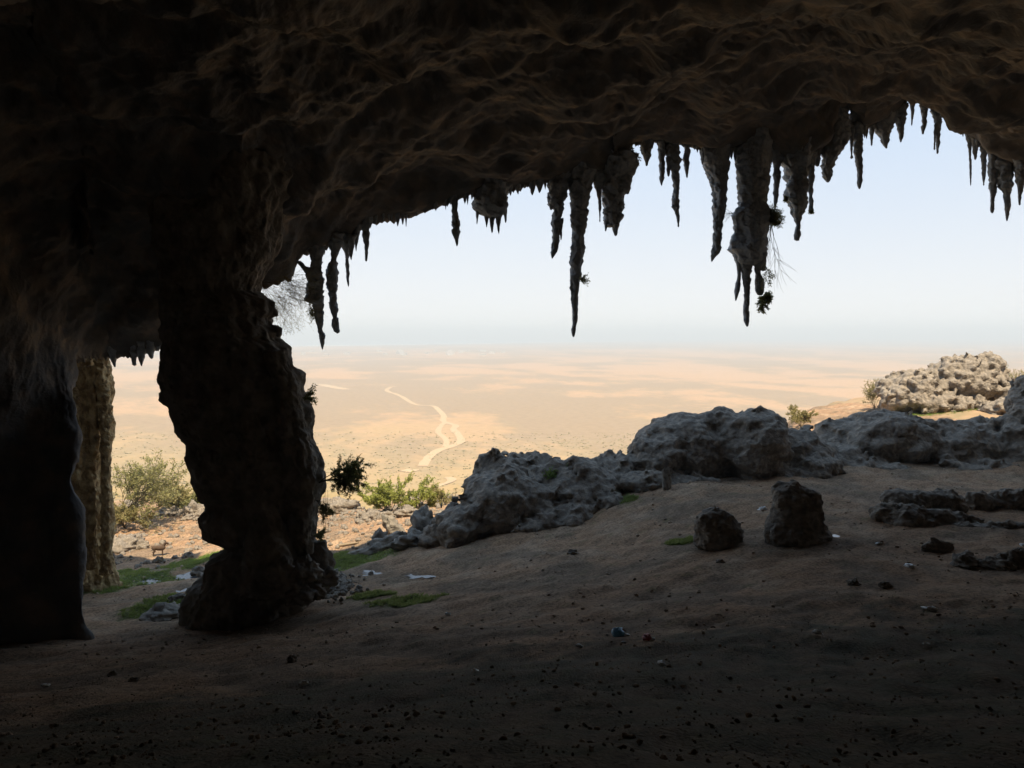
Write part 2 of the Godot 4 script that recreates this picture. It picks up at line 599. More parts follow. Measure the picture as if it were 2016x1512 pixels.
func make_plain() -> void:
	var rows := 440
	var cols := 420
	var verts := PackedVector3Array()
	var cols_ := PackedColorArray()
	verts.resize(rows * cols)
	cols_.resize(rows * cols)
	for r in rows:
		var d := 78.0 * pow(1.0112, r)
		for c in cols:
			var s := (c / (cols - 1.0)) * 2.0 - 1.0
			var x := s * (d * 0.95 + 120.0)
			var shore := coast(x)
			var y := plain_y(x, d)
			if d > shore:
				y = PLAIN - 6.0
			verts[r * cols + c] = Vector3(x, y, -d)
			var big := patch_noise.get_noise_2d(x * 0.11, d * 0.06 + 900.0)
			var mid := patch_noise.get_noise_2d(x * 0.5 + 77.0, d * 0.35)
			var small := patch_noise.get_noise_2d(x * 4.0, d * 3.0)
			var w := smooth01(-0.18, 0.2, big * 0.9 + mid * 0.75 + small * 0.35 * smooth01(1500.0, 300.0, d) + 0.10 * smooth01(700.0, 250.0, d))
			var col := Color(0.42, 0.268, 0.15).lerp(Color(0.30, 0.215, 0.13), w)
			col = col.lerp(Color(0.34, 0.26, 0.12), 0.55 * smooth01(420.0, 180.0, d + 160.0 * mid))
			cols_[r * cols + c] = col
	structure(build_mesh(verts, grid_index(rows, cols, true), cols_), "desert_plain", M.desert)
	# sea and beach
	var sv := PackedVector3Array([Vector3(-16000, PLAIN - 0.9, -800), Vector3(16000, PLAIN - 0.9, -800), Vector3(-16000, PLAIN - 0.9, -16000), Vector3(16000, PLAIN - 0.9, -16000)])
	structure(build_mesh(sv, PackedInt32Array([0, 2, 1, 1, 2, 3])), "sea", M.sea)
	var bv := PackedVector3Array()
	for k in 240:
		var x := -1500.0 + k * 22.0
		var d := coast(x) + 40.0 * patch_noise.get_noise_1d(x * 0.2)
		var wide := (70.0 + 60.0 * patch_noise.get_noise_1d(x * 0.15 + 300.0)) * smooth01(1400.0, 300.0, x) + 4.0
		bv.append(Vector3(x, PLAIN + 1.6, -d + wide))
		bv.append(Vector3(x, PLAIN + 1.2, -d - wide))
	structure(build_mesh(bv, grid_index(240, 2)), "beach", M.beach)

func make_track(points: Array, wide: float) -> void:
	var curve := Curve3D.new()
	for p in points:
		curve.add_point(plain_at(p[0], p[1]))
	# smooth tangents
	for i in range(1, points.size() - 1):
		var t := (curve.get_point_position(i + 1) - curve.get_point_position(i - 1)) * 0.18
		curve.set_point_in(i, -t)
		curve.set_point_out(i, t)
	var verts := PackedVector3Array()
	var total := curve.get_baked_length()
	var n := int(total / 4.0) + 2
	for i in n:
		var at := total * i / (n - 1.0)
		var p := curve.sample_baked(at)
		var q := curve.sample_baked(minf(at + 2.0, total)) - curve.sample_baked(maxf(at - 2.0, 0.0))
		var side := Vector3(-q.z, 0, q.x).normalized()
		var w := wide * (1.0 + 0.3 * rough_noise.get_noise_1d(at * 0.2)) * 0.5
		for s in [-1.0, 1.0]:
			var e: Vector3 = p + side * w * s * (1.0 + 0.2 * rough_noise.get_noise_2d(at * 0.4, s * 50.0))
			e.y = plain_y(e.x, -e.z) + 0.14
			verts.append(e)
	structure(build_mesh(verts, grid_index(n, 2)), "dirt_track", M.track)

func make_tracks() -> void:
	make_track([[832, 918], [838, 908], [848, 897], [865, 886], [886, 880], [907, 869], [903, 857], [893, 846], [897, 838], [884, 834], [872, 829], [874, 820], [866, 810], [856, 801], [845, 799], [824, 798], [810, 793], [796, 784], [782, 777], [762, 770], [768, 763], [780, 761]], 3.4)
	make_track([[876, 832], [866, 842], [863, 852], [874, 862], [879, 870], [877, 880]], 2.6)
	make_track([[828, 968], [845, 962], [865, 956], [884, 950], [890, 944], [882, 940]], 2.6)
	make_track([[796, 929], [806, 927], [815, 924]], 5.0)
	make_track([[632, 757], [650, 761], [684, 767]], 9.0)

# ---------------------------------------------------------------- the cave
# The edge of the roof as the photograph shows it: [knot, u, v, depth]
const LIP := [[0, 185, 1262, 27], [0.5, 162, 1150, 27.6], [1, 152, 1050, 28], [1.5, 152, 940, 28.5], [2, 156, 850, 29], [2.7, 152, 745, 30.5], [3, 154, 705, 31.5], [3.5, 180, 692, 33], [4, 215, 693, 34], [4.5, 270, 688, 34], [5, 325, 676, 34], [5.4, 380, 640, 33.5], [6, 480, 575, 33],
	[6.4, 520, 556, 33], [6.7, 570, 541, 33.6], [6.85, 586, 512, 33.8], [7, 602, 492, 34], [7.3, 640, 487, 34.4], [7.7, 690, 470, 35], [8, 728, 441, 35.5], [8.5, 800, 420, 36.2], [9, 890, 396, 37], [9.5, 985, 374, 37.8], [10, 1060, 358, 38.5], [10.5, 1165, 358, 39.3],
	[10.9, 1228, 345, 39.8], [11, 1242, 282, 40], [11.5, 1310, 272, 40.5], [12, 1400, 284, 41], [12.5, 1490, 300, 41.6], [13, 1560, 306, 42], [13.5, 1620, 290, 42], [13.85, 1652, 214, 42], [14, 1668, 206, 42], [14.3, 1700, 250, 42.2], [14.6, 1750, 238, 42.4], [14.85, 1782, 214, 42.5], [15, 1803, 194, 42.5], [15.4, 1842, 206, 42.4], [15.7, 1868, 232, 42.2], [16, 1885, 236, 42], [16.3, 1905, 262, 41.6], [16.6, 1950, 296, 41], [17, 2016, 335, 40], [18, 2200, 520, 38], [19, 2350, 800, 36], [20, 2400, 1100, 34]]

func lip_at(s: float) -> Array:
	for i in range(1, LIP.size()):
		if s <= LIP[i][0]:
			var t: float = (s - LIP[i - 1][0]) / (LIP[i][0] - LIP[i - 1][0])
			return [lerpf(LIP[i - 1][1], LIP[i][1], t), lerpf(LIP[i - 1][2], LIP[i][2], t), lerpf(LIP[i - 1][3], LIP[i][3], t)]
	return [LIP[-1][1], LIP[-1][2], LIP[-1][3]]

# Points of the inner surface from the lip (first) to the back wall behind the camera (last), for one knot.
func ribs(s: float) -> Array:
	var l := lip_at(s)
	# behind the edge the rock turns away: upwards over the mouth, sideways at the left wall
	var away := photo_point(l[0], l[1], l[2]) + Vector3(0, 1.3, -1.0)
	var wall := smooth01(4.2, 3.0, s)
	var out := [away.lerp(photo_point(l[0] - 75.0, l[1], l[2] + 4.5), wall), photo_point(l[0], l[1], l[2])]
	var a := s / 20.0
	var arch := pow(maxf(0.0, sin(PI * a)), 0.5)
	var left := [
		[[0, 95, 1270, 26.3], [1, 60, 1050, 27.2], [2, 50, 830, 28], [3, 90, 600, 29], [4, 200, 500, 30.2]],
		[[0, -80, 1300, 24], [1, -110, 1050, 25], [2, -110, 760, 25], [3, -10, 360, 25], [4, 150, 260, 24.8]],
		[[0, -220, 1420, 16.5], [1, -300, 1040, 17], [2, -280, 600, 17.5], [3, -140, 60, 19], [4, 60, 0, 19.8]]]
	var right := [
		[[17, 2060, 250, 36], [18, 2340, 420, 34], [19, 2560, 780, 32], [20, 2620, 1180, 30]],
		[[17, 2120, 130, 30], [18, 2600, 250, 27], [19, 2900, 760, 25], [20, 2950, 1300, 24]],
		[[17, 2200, 0, 23], [18, 2900, 100, 19], [19, 3400, 760, 17.5], [20, 3500, 1500, 17]]]
	for r in 3:
		var q := [0.0, 0.0, 0.0]
		var t: Array = left[r] if s < 4.0 else right[r]
		if s < 4.0 or s > 17.0:
			for c in 3:
				var col := []
				for k in t:
					col.append([k[0], k[c + 1]])
				q[c] = along(col, s)
		else:
			var share: float = [0.28, 0.62, 1.0][r]
			var depth: float = [0.89, 0.73, 0.585][r]
			q = [l[0], lerpf(l[1], 0.0, share), l[2] * depth]
			var smoothed: float = along([[4, 690], [6, 560], [8, 440], [10, 360], [12, 285], [14, 240], [17, 335]], s)
			q[1] = lerpf(smoothed, 0.0, share)
			var blend := smooth01(15.5, 17.0, s)
			var edge: Array = right[r][0]
			for c in 3:
				q[c] = lerpf(q[c], edge[c + 1], blend)
			blend = smooth01(5.5, 4.0, s)
			edge = left[r][4]
			for c in 3:
				q[c] = lerpf(q[c], edge[c + 1], blend)
		out.append(photo_point(q[0], q[1], q[2]))
	out.append(Vector3(lerpf(-15.0, 27.0, a), -6.0 + 15.0 * arch, -8.0))
	out.append(Vector3(lerpf(-15.0, 26.0, a), -6.0 + 13.5 * arch, 5.0))
	out.append(Vector3(lerpf(-14.0, 25.0, a), -6.0 + 9.0 * arch, 12.0))
	out.append(Vector3(lerpf(-12.0, 22.0, a), -6.0, 14.0))
	return out

func make_cave() -> void:
	var cols := 640
	var per := [14, 60, 60, 50, 40, 24, 14, 10]
	var rows := 1
	for k in per:
		rows += k
	var verts := PackedVector3Array()
	verts.resize(rows * cols)
	for c in cols:
		var s := 20.0 * c / (cols - 1.0)
		var p := ribs(s)
		var r := 0
		for seg in per.size():
			var p0: Vector3 = p[maxi(seg - 1, 0)]
			var p1: Vector3 = p[seg]
			var p2: Vector3 = p[seg + 1]
			var p3: Vector3 = p[mini(seg + 2, p.size() - 1)]
			for k in per[seg] + (1 if seg == per.size() - 1 else 0):
				verts[r * cols + c] = p1.cubic_interpolate(p2, p0, p3, k / float(per[seg]))
				r += 1
	# rough it up along the surface normal: hollows, ledges and hanging folds
	var smooth_mesh := build_mesh(verts, grid_index(rows, cols))
	var normals: PackedVector3Array = smooth_mesh.surface_get_arrays(0)[Mesh.ARRAY_NORMAL]
	for i in verts.size():
		var q := verts[i]
		var row := i / cols
		var amount := 0.25 + 0.75 * smooth01(0.0, 25.0, absi(row - 14))
		if i % cols < cols * 0.2:
			amount = lerpf(0.55, amount, smooth01(0.15, 0.2, (i % cols) / float(cols)))
		var h := 1.5 * lump_noise.get_noise_3dv(q * 1.3) + 0.4 * rough_noise.get_noise_3dv(q * 1.2)
		h += 0.11 * fine_noise.get_noise_3dv(q * 1.1) - 0.10 * cell_noise.get_noise_3dv(q * 1.4)
		var at := normals[i] * h * amount
		if absi(row - 14) < 6:
			at += Vector3(0, -0.55 * absf(streak_noise.get_noise_3d(q.x * 3.0, 0.0, q.z * 3.0)) * (6 - absi(row - 14)) / 6.0, 0)
		verts[i] = q + at
	structure(build_mesh(verts, grid_index(rows, cols)), "cave_ceiling", M.cave)
	print("ceiling")
	# the cliff above the lip: unseen, added to cast shade, overhanging at right
	var cv := PackedVector3Array()
	var wide := 200
	for r in 26:
		for k in wide:
			var s := 3.6 + 16.4 * k / (wide - 1.0)
			var l := lip_at(s)
			var q := photo_point(l[0], l[1], l[2] + 0.9)
			var top := maxf(q.y + 2.5, along([[0, 16], [5, 15], [8, 8], [12, 13], [14, 17], [16, 19], [20, 20]], s))
			if r < 16:
				var t := r / 15.0
				q = Vector3(q.x, lerpf(q.y + 1.1, top, t), q.z + 0.8 * t * t - 4.5 * t * smooth01(13.0, 16.0, s))
			else:
				q = Vector3(q.x, top + (r - 15) * 1.5, q.z + 0.8 + (r - 15) * 3.2 - 4.5 * smooth01(13.0, 16.0, s))
			q += Vector3(0, 0, 0.5 * rough_noise.get_noise_3dv(q)) * (1.0 if r > 1 else 0.0)
			cv.append(q)
	structure(build_mesh(cv, grid_index(26, wide)), "shade_cliff", M.column)
	# unseen flank walls, added beside the mouth to keep sun off pillar and mound
	for side in 3:
		var way: Array = [[-16.0, -33.6], [-21.5, -35.0], [-27.0, -39.0]] if side == 2 else [[-18.5, -29.0], [-21.5, -34.0], [-25.0, -39.0], [-34.0, -41.0], [-60.0, -38.0]] if side == 0 else [[29.0, -41.0], [38.0, -48.0], [50.0, -50.0], [62.0, -44.0]]
		var v2 := PackedVector3Array()
		var n := 60
		var m := 40
		for r in m:
			for c in n:
				var f := (way.size() - 1) * c / (n - 1.0)
				var i := mini(int(f), way.size() - 2)
				var t := f - i
				var y := lerpf(1.5 if side == 2 else -24.0, 22.0, r / (m - 1.0))
				var q := Vector3(lerpf(way[i][0], way[i + 1][0], t), y, lerpf(way[i][1], way[i + 1][1], t) + 0.02 * (y + 14.0))
				q.z += 1.6 * lump_noise.get_noise_3dv(q) + 0.6 * rough_noise.get_noise_3dv(q)
				v2.append(q)
		structure(build_mesh(v2, grid_index(m, n, side != 1)), "shade_flank", M.column)

# A hanging or standing body of rock from its outline: rows of [v, left u, right u] at one depth.
func outline_mesh(rows: Array, depth: float, origin: Vector3, sides: int, step: float, ragged: float, deep := 1.0, chip := 0.0) -> ArrayMesh:
	var verts := PackedVector3Array()
	var px := depth / FOCAL
	var v0: float = rows[0][0]
	var v1: float = rows[-1][0]
	var n := maxi(6, int((v1 - v0) * px / step))
	var k := 0
	var phase: float = rows[0][1] * 1.37
	for i in n + 1:
		var v := lerpf(v0, v1, i / float(n))
		while k < rows.size() - 2 and v > rows[k + 1][0]:
			k += 1
		var t: float = clampf((v - rows[k][0]) / maxf(0.01, rows[k + 1][0] - rows[k][0]), 0.0, 1.0)
		var l: float = lerpf(rows[k][1], rows[k + 1][1], t)
		var r: float = lerpf(rows[k][2], rows[k + 1][2], t)
		var c := photo_point((l + r) * 0.5, v, depth)
		var half := maxf(0.012, (r - l) * 0.5 * px)
		for j in sides:
			var a := TAU * j / sides
			var dir := Vector3(cos(a), 0, sin(a) * deep)
			var p := c + dir * half
			var q := p + Vector3(phase, 0, 0)
			var big := rough_noise.get_noise_3d(q.x * 2.2, q.y * 1.6, q.z * 2.2)
			var fold := streak_noise.get_noise_3d(cos(a) * half * 2.2 + phase, p.y * 0.25, sin(a) * half * 2.2)
			var knob := fine_noise.get_noise_3d(q.x * 1.5, q.y * 1.3, q.z * 1.5) + 0.6 * streak_noise.get_noise_3d(q.x * 1.6, q.y * 2.4, q.z * 1.6)
			var swell := (0.5 * big + 0.55 * fold) * half * ragged + knob * ragged * minf(0.32, half * 1.05)
			if chip > 0.0:
				swell -= chip * (cell_noise.get_noise_3d(p.x * 0.9, p.y * 0.55, p.z * 0.9) + 0.55) - 0.5 * chip * fine_noise.get_noise_3d(p.x * 0.8, p.y * 0.5, p.z * 0.8)
			p += Vector3(cos(a), 0.0, sin(a)) * swell + Vector3(0, 0.6 * knob * minf(0.1, half), 0)
			verts.append(p - origin)
	var idx := grid_index(n + 1, sides, true, true)
	var mid := Vector3.ZERO
	for j in sides:
		mid += verts[n * sides + j]
	verts.append(mid / sides - Vector3(0, 0.05, 0))
	for j in sides:
		idx.append_array([n * sides + j, verts.size() - 1, n * sides + (j + 1) % sides])
	mid = Vector3.ZERO
	for j in sides:
		mid += verts[j]
	verts.append(mid / sides)
	for j in sides:
		idx.append_array([j, (j + 1) % sides, verts.size() - 1])
	return build_mesh(verts, idx)

func stalactite(label: String, depth: float, rows: Array, extra := [], ragged := 0.55) -> Node3D:
	# the first row is where it leaves the roof; the body goes on upwards into the rock
	var first: Array = rows[0]
	var wide: float = first[2] - first[1]
	var grow: float = clampf(wide * 0.22, 2.0, 9.0)
	var up: float = clampf(wide * 1.1, 16.0, 46.0)
	var all := [[first[0] - up, first[1] - grow, first[2] + grow]] + rows
	var top := photo_point((first[1] + first[2]) * 0.5, first[0], depth)
	var sides := clampi(int(wide * depth / FOCAL * 30.0), 14, 40)
	var body := outline_mesh(all, depth, top, sides, 0.07, ragged)
	var o: Node3D
	if extra.is_empty():
		o = put(body, "stalactite", M.drip, top)
	else:
		o = base("stalactite", top)
		put(body, "shaft", M.drip, Vector3.ZERO, o)
		for e in extra:
			put(outline_mesh(e, depth - 0.1, top, 14, 0.1, ragged), "prong", M.drip, Vector3.ZERO, o)
	tag(o, label, "stalactite", "stalactites along the edge of the cave roof")
	return o

func make_stalactites() -> void:
	stalactite("thick stalactite tied to the roof by a small rock bridge, beside the leaning column", 34.0, [[484, 608, 640], [510, 611, 635], [526, 612, 633], [538, 603, 635], [583, 605, 636], [595, 602, 636], [598, 616, 637], [628, 621, 636], [659, 628, 639], [676, 630, 639], [686, 633, 637]], [[[514, 582, 590], [520, 586, 597], [526, 592, 604], [533, 598, 612], [542, 603, 614]]])
	stalactite("blunt-ended stalactite with a swollen shoulder, second from the leaning column", 34.2, [[484, 650, 673], [503, 652, 665], [524, 645, 664], [538, 642, 664], [572, 647, 664], [593, 648, 664], [621, 653, 666], [642, 655, 669], [652, 657, 669], [655, 661, 668]])
	stalactite("thin crooked stalactite right of the blunt-ended one near the column", 34.8, [[484, 674, 694], [494, 677, 690], [510, 680, 686], [534, 680, 688], [552, 682, 688], [563, 685, 687]])
	stalactite("stubby finger beside the thin crooked stalactite near the column", 34.6, [[480, 686, 698], [496, 688, 695], [503, 688, 694], [510, 690, 693]])
	stalactite("short dark stalactite left of the carrot-shaped one where the roof edge steps up", 35.0, [[458, 695, 709], [470, 697, 706], [482, 698, 704], [493, 700, 702]])
	stalactite("carrot-shaped stalactite at the corner where the red roof edge begins", 35.3, [[444, 709, 729], [465, 713, 726], [482, 717, 726], [500, 718, 724], [513, 719, 723]])
	stalactite("lone swollen spindle-shaped stalactite hanging from the thin red roof edge", 37.0, [[388, 886, 899], [409, 889, 899], [422, 890, 903], [427, 890, 905], [454, 890, 905], [468, 894, 903], [478, 897, 902], [483, 898, 901]])
	stalactite("wide curtain of rock with five small teeth along its lower edge", 37.6, [[376, 933, 1000], [384, 935, 999], [399, 935, 999], [412, 938, 996], [422, 944, 990], [428, 954, 984]], [[[405, 934, 946], [425, 936, 943], [440, 938, 940]], [[418, 952, 964], [436, 955, 961], [446, 957, 959]], [[418, 961, 974], [440, 964, 972], [457, 967, 970]], [[412, 974, 989], [440, 977, 986], [459, 981, 983]], [[400, 986, 1000], [420, 990, 998], [437, 994, 997]]])
	stalactite("narrow stalactite with a stepped shoulder and forked tip left of the longest one", 38.7, [[357, 1077, 1118], [388, 1079, 1112], [404, 1082, 1110], [413, 1089, 1108], [440, 1088, 1104], [468, 1088, 1101], [496, 1085, 1097], [507, 1085, 1090]], [[[430, 1100, 1109], [452, 1102, 1107], [471, 1103, 1106]], [[388, 1078, 1090], [404, 1080, 1089], [412, 1082, 1088]]])
	stalactite("longest thin tapering stalactite in the middle with a grass tuft on its side", 38.9, [[355, 1119, 1166], [378, 1122, 1161], [399, 1124, 1157], [427, 1124, 1154], [454, 1126, 1152], [482, 1127, 1151], [506, 1122, 1149], [531, 1123, 1146], [559, 1121, 1142], [583, 1124, 1139], [607, 1126, 1138], [635, 1127, 1136], [649, 1124, 1133], [656, 1125, 1132], [662, 1127, 1131]], [], 0.4)
	stalactite("needle-thin stalactite just right of the longest one", 39.2, [[355, 1168, 1188], [375, 1174, 1185], [399, 1178, 1184], [420, 1179, 1183], [436, 1180, 1182]])
	stalactite("broad broken block of stalactites with two stub teeth left of the step in the roof", 39.5, [[350, 1183, 1242], [364, 1183, 1240], [380, 1185, 1237], [386, 1186, 1229], [413, 1187, 1227], [434, 1190, 1221], [446, 1192, 1216]], [[[430, 1189, 1199], [446, 1190, 1196], [454, 1191, 1194]], [[432, 1203, 1220], [452, 1206, 1217], [463, 1209, 1215]], [[350, 1226, 1243], [372, 1228, 1241], [381, 1231, 1239]]])
	stalactite("short stump with a pointed end, first right of the step in the roof", 40.1, [[276, 1261, 1284], [299, 1263, 1282], [310, 1267, 1280], [316, 1269, 1277], [326, 1271, 1275]])
	stalactite("slim beaded stalactite between the short stump and the brown one", 40.4, [[274, 1293, 1312], [299, 1298, 1310], [325, 1298, 1308], [349, 1298, 1308], [358, 1299, 1306], [364, 1301, 1304]])
	stalactite("brown stalactite with a ragged left side and twisted thin lower half", 40.5, [[268, 1310, 1337], [302, 1311, 1336], [325, 1313, 1338], [338, 1322, 1338], [372, 1326, 1338], [391, 1324, 1337], [408, 1323, 1337], [418, 1328, 1337], [430, 1332, 1338], [446, 1334, 1337]], [[[310, 1311, 1323], [332, 1312, 1320], [346, 1314, 1318]]])
	stalactite("short stalactite with a bump on its left, between the brown and the sword-shaped one", 40.7, [[272, 1345, 1362], [299, 1347, 1359], [312, 1344, 1357], [332, 1348, 1357], [349, 1351, 1354]])
	stalactite("large sword-shaped stalactite left of the giant mossy one", 41.0, [[284, 1378, 1437], [306, 1382, 1434], [325, 1387, 1432], [342, 1394, 1431], [365, 1400, 1429], [385, 1404, 1429], [411, 1404, 1427], [438, 1405, 1423], [464, 1404, 1421], [487, 1402, 1419], [499, 1400, 1416], [506, 1400, 1409], [514, 1400, 1403]], [[[296, 1376, 1388], [310, 1380, 1386], [322, 1381, 1384]]], 0.42)
	stalactite("giant mossy stalactite splitting into three legs at its foot", 41.2, [[270, 1446, 1520], [309, 1448, 1516], [342, 1451, 1513], [372, 1454, 1509], [405, 1455, 1508], [414, 1447, 1511], [425, 1440, 1514], [438, 1442, 1513], [458, 1445, 1511], [482, 1441, 1511], [491, 1437, 1509], [501, 1446, 1507], [514, 1449, 1504], [522, 1454, 1490]],
		[[[500, 1454, 1482], [520, 1456, 1480], [540, 1460, 1478], [567, 1463, 1476], [597, 1464, 1475], [616, 1463, 1474], [630, 1463, 1475], [642, 1469, 1473]], [[500, 1446, 1460], [520, 1449, 1459], [540, 1452, 1459], [557, 1448, 1458], [573, 1446, 1456], [591, 1447, 1450]], [[500, 1482, 1508], [517, 1484, 1506], [527, 1485, 1498], [537, 1486, 1497], [550, 1488, 1504], [573, 1489, 1504], [580, 1491, 1502]], [[500, 1495, 1509], [520, 1496, 1508], [532, 1497, 1507]]], 0.38)
	stalactite("leaf-shaped small stalactite right of the giant mossy one", 41.5, [[312, 1518, 1539], [332, 1523, 1536], [358, 1523, 1536], [385, 1522, 1533], [398, 1523, 1530], [410, 1524, 1528]])
	stalactite("shaggy stalactite with a bulging moss collar and a thin blunt tail", 41.6, [[315, 1540, 1592], [335, 1546, 1589], [358, 1552, 1587], [375, 1547, 1587], [391, 1546, 1589], [408, 1556, 1587], [425, 1559, 1579], [441, 1566, 1575], [464, 1564, 1574], [473, 1565, 1573]])
	stalactite("thin stalactite ending in a small grassy ball", 41.8, [[315, 1589, 1603], [352, 1590, 1602], [385, 1592, 1601], [408, 1593, 1600], [413, 1591, 1603], [420, 1594, 1600]])
	stalactite("tiny stub between the grassy-ended stalactite and the big hanging lobe", 41.9, [[302, 1601, 1616], [318, 1604, 1614], [327, 1606, 1612]])
	stalactite("big hanging lobe with a round mossy side left of the bright notch", 41.9, [[235, 1612, 1664], [248, 1616, 1667], [266, 1618, 1668], [292, 1618, 1660], [312, 1619, 1647], [332, 1620, 1640], [349, 1622, 1638], [358, 1627, 1633]])
	stalactite("hair-thin strand hanging in the bright notch", 42.0, [[204, 1656, 1664], [225, 1658, 1663], [242, 1659, 1662]])
	stalactite("thread-like stalactite hanging close to the left of the knobbed one", 42.0, [[258, 1672, 1682], [280, 1674, 1679], [306, 1675, 1678], [311, 1674, 1679]])
	stalactite("long stalactite with a knob at its tip right of the bright notch", 42.1, [[252, 1674, 1699], [266, 1680, 1698], [292, 1682, 1697], [319, 1684, 1697], [346, 1688, 1697], [358, 1687, 1697], [366, 1688, 1696], [371, 1690, 1694]], [], 0.4)
	stalactite("tiny dripping tooth right of the knob-tipped stalactite", 42.2, [[262, 1712, 1720], [275, 1714, 1718], [286, 1715, 1717]])
	stalactite("brown triangular stalactite in the row of short ones", 42.3, [[250, 1722, 1754], [269, 1732, 1750], [281, 1736, 1748], [291, 1743, 1747]])
	stalactite("dark diamond-shaped stalactite right of the brown triangular one", 42.4, [[230, 1759, 1781], [251, 1766, 1779], [262, 1768, 1779], [272, 1770, 1777], [279, 1772, 1775]])
	stalactite("slender icicle-like stalactite under the highest point of the roof edge", 42.5, [[196, 1791, 1802], [224, 1793, 1799], [246, 1794, 1796]])
	stalactite("knotted stalactite with a pierced tip under the highest point of the roof", 42.5, [[190, 1809, 1829], [215, 1813, 1826], [242, 1814, 1825], [254, 1814, 1821], [263, 1815, 1819]])
	stalactite("two-pronged stalactite left of the brown roof corner", 42.4, [[208, 1832, 1860], [225, 1837, 1856], [238, 1840, 1852], [260, 1840, 1851], [283, 1843, 1850], [302, 1844, 1847]], [[[245, 1838, 1845], [270, 1838, 1842], [294, 1838, 1841]]])
	stalactite("small tooth at the start of the brown roof corner", 42.0, [[236, 1883, 1891], [250, 1885, 1889], [262, 1886, 1888]])
	stalactite("straight needle stalactite below the brown roof corner", 41.6, [[260, 1899, 1915], [292, 1906, 1913], [324, 1908, 1913], [364, 1910, 1912]])
	stalactite("short curved hook of rock right of the straight needle", 41.4, [[286, 1914, 1927], [300, 1916, 1925], [313, 1918, 1922]])
	stalactite("smooth thin stalactite between the straight needle and the shaggy pair", 41.2, [[292, 1930, 1944], [324, 1932, 1942], [345, 1933, 1940], [364, 1935, 1938]])
	stalactite("knobbly stalactite with a drop-shaped tip, left of the shaggy pair by the right wall", 40.8, [[300, 1946, 1964], [346, 1947, 1962], [380, 1949, 1960], [398, 1950, 1957], [412, 1949, 1958], [419, 1952, 1955]])
	stalactite("widest tapering stalactite under the sloping brown rock on the right", 40.6, [[312, 1960, 1993], [364, 1967, 1990], [380, 1976, 1989], [409, 1978, 1988], [434, 1981, 1984]])
	stalactite("last thin stalactite at the right edge of the picture", 40.0, [[330, 1996, 2020], [350, 2001, 2017], [364, 2004, 2015], [385, 2005, 2011], [403, 2006, 2009]])
	var left := [["leftmost pointed stub in the small opening beside the lit pillar", [[693, 213, 229], [706, 217, 228], [721, 224, 228]]], ["first of the twin stubs in the small left opening", [[690, 256, 272], [704, 259, 270], [718, 261, 269]]], ["second of the twin stubs in the small left opening", [[690, 271, 287], [704, 273, 284], [718, 276, 281]]], ["small notched stub nearest the leaning column in the small left opening", [[688, 287, 303], [697, 290, 302], [705, 296, 301]]]]
	for l in left:
		stalactite(l[0], 33.9, l[1])
	# the smallest drips along the edge are teeth of the roof itself
	var roof := get_node("cave_ceiling")
	var teeth := [[766, 420, 434, 5], [783, 418, 444, 9], [793, 418, 441, 7], [799.5, 417, 445, 4], [820, 412, 424, 4], [858, 404, 414, 6], [877.5, 390, 412, 4], [900, 384, 414, 4.5], [920.5, 382, 402, 4.5], [1005, 370, 384, 8], [1019, 362, 379, 10], [1032, 362, 370, 6], [1048, 358, 383, 11], [1062, 355, 378, 16], [1110, 380, 395, 5], [1246, 276, 284, 5], [1251, 274, 288, 5], [1258, 272, 284, 6], [1287, 270, 280, 5], [1341, 270, 280, 5], [1367, 280, 294, 6], [1373, 282, 299, 7], [1384, 290, 322, 5], [1440, 290, 312, 8], [1447, 296, 318, 6], [1650, 206, 222, 4], [1702, 250, 270, 8], [1706, 256, 272, 6], [1755, 240, 256, 4], [1863, 232, 242, 5], [1869, 226, 236, 4], [240, 686, 696, 7], [250, 686, 694, 6], [312, 676, 690, 8], [1925, 280, 296, 5], [1540, 300, 322, 5]]
	for k in 70:
		var s := rng.randf_range(7.2, 16.8)
		var l := lip_at(s)
		var w := rng.randf_range(3.0, 8.0)
		teeth.append([l[0], l[1] - 4.0, l[1] + w * rng.randf_range(0.8, 3.2), w])
	for t in teeth:
		var d: float = along([[215, 34], [325, 34], [600, 34], [900, 37], [1250, 40], [1660, 42], [1830, 42.4], [2016, 40]], t[0])
		put(outline_mesh([[t[1] - 12, t[0] - t[3] * 0.9, t[0] + t[3] * 0.9], [t[1], t[0] - t[3] * 0.6, t[0] + t[3] * 0.6], [lerpf(t[1], t[2], 0.6), t[0] - t[3] * 0.38, t[0] + t[3] * 0.38], [t[2], t[0] - t[3] * 0.12, t[0] + t[3] * 0.12]], d, Vector3.ZERO, 8, 0.1, 0.5), "tooth", M.drip, Vector3.ZERO, roof)

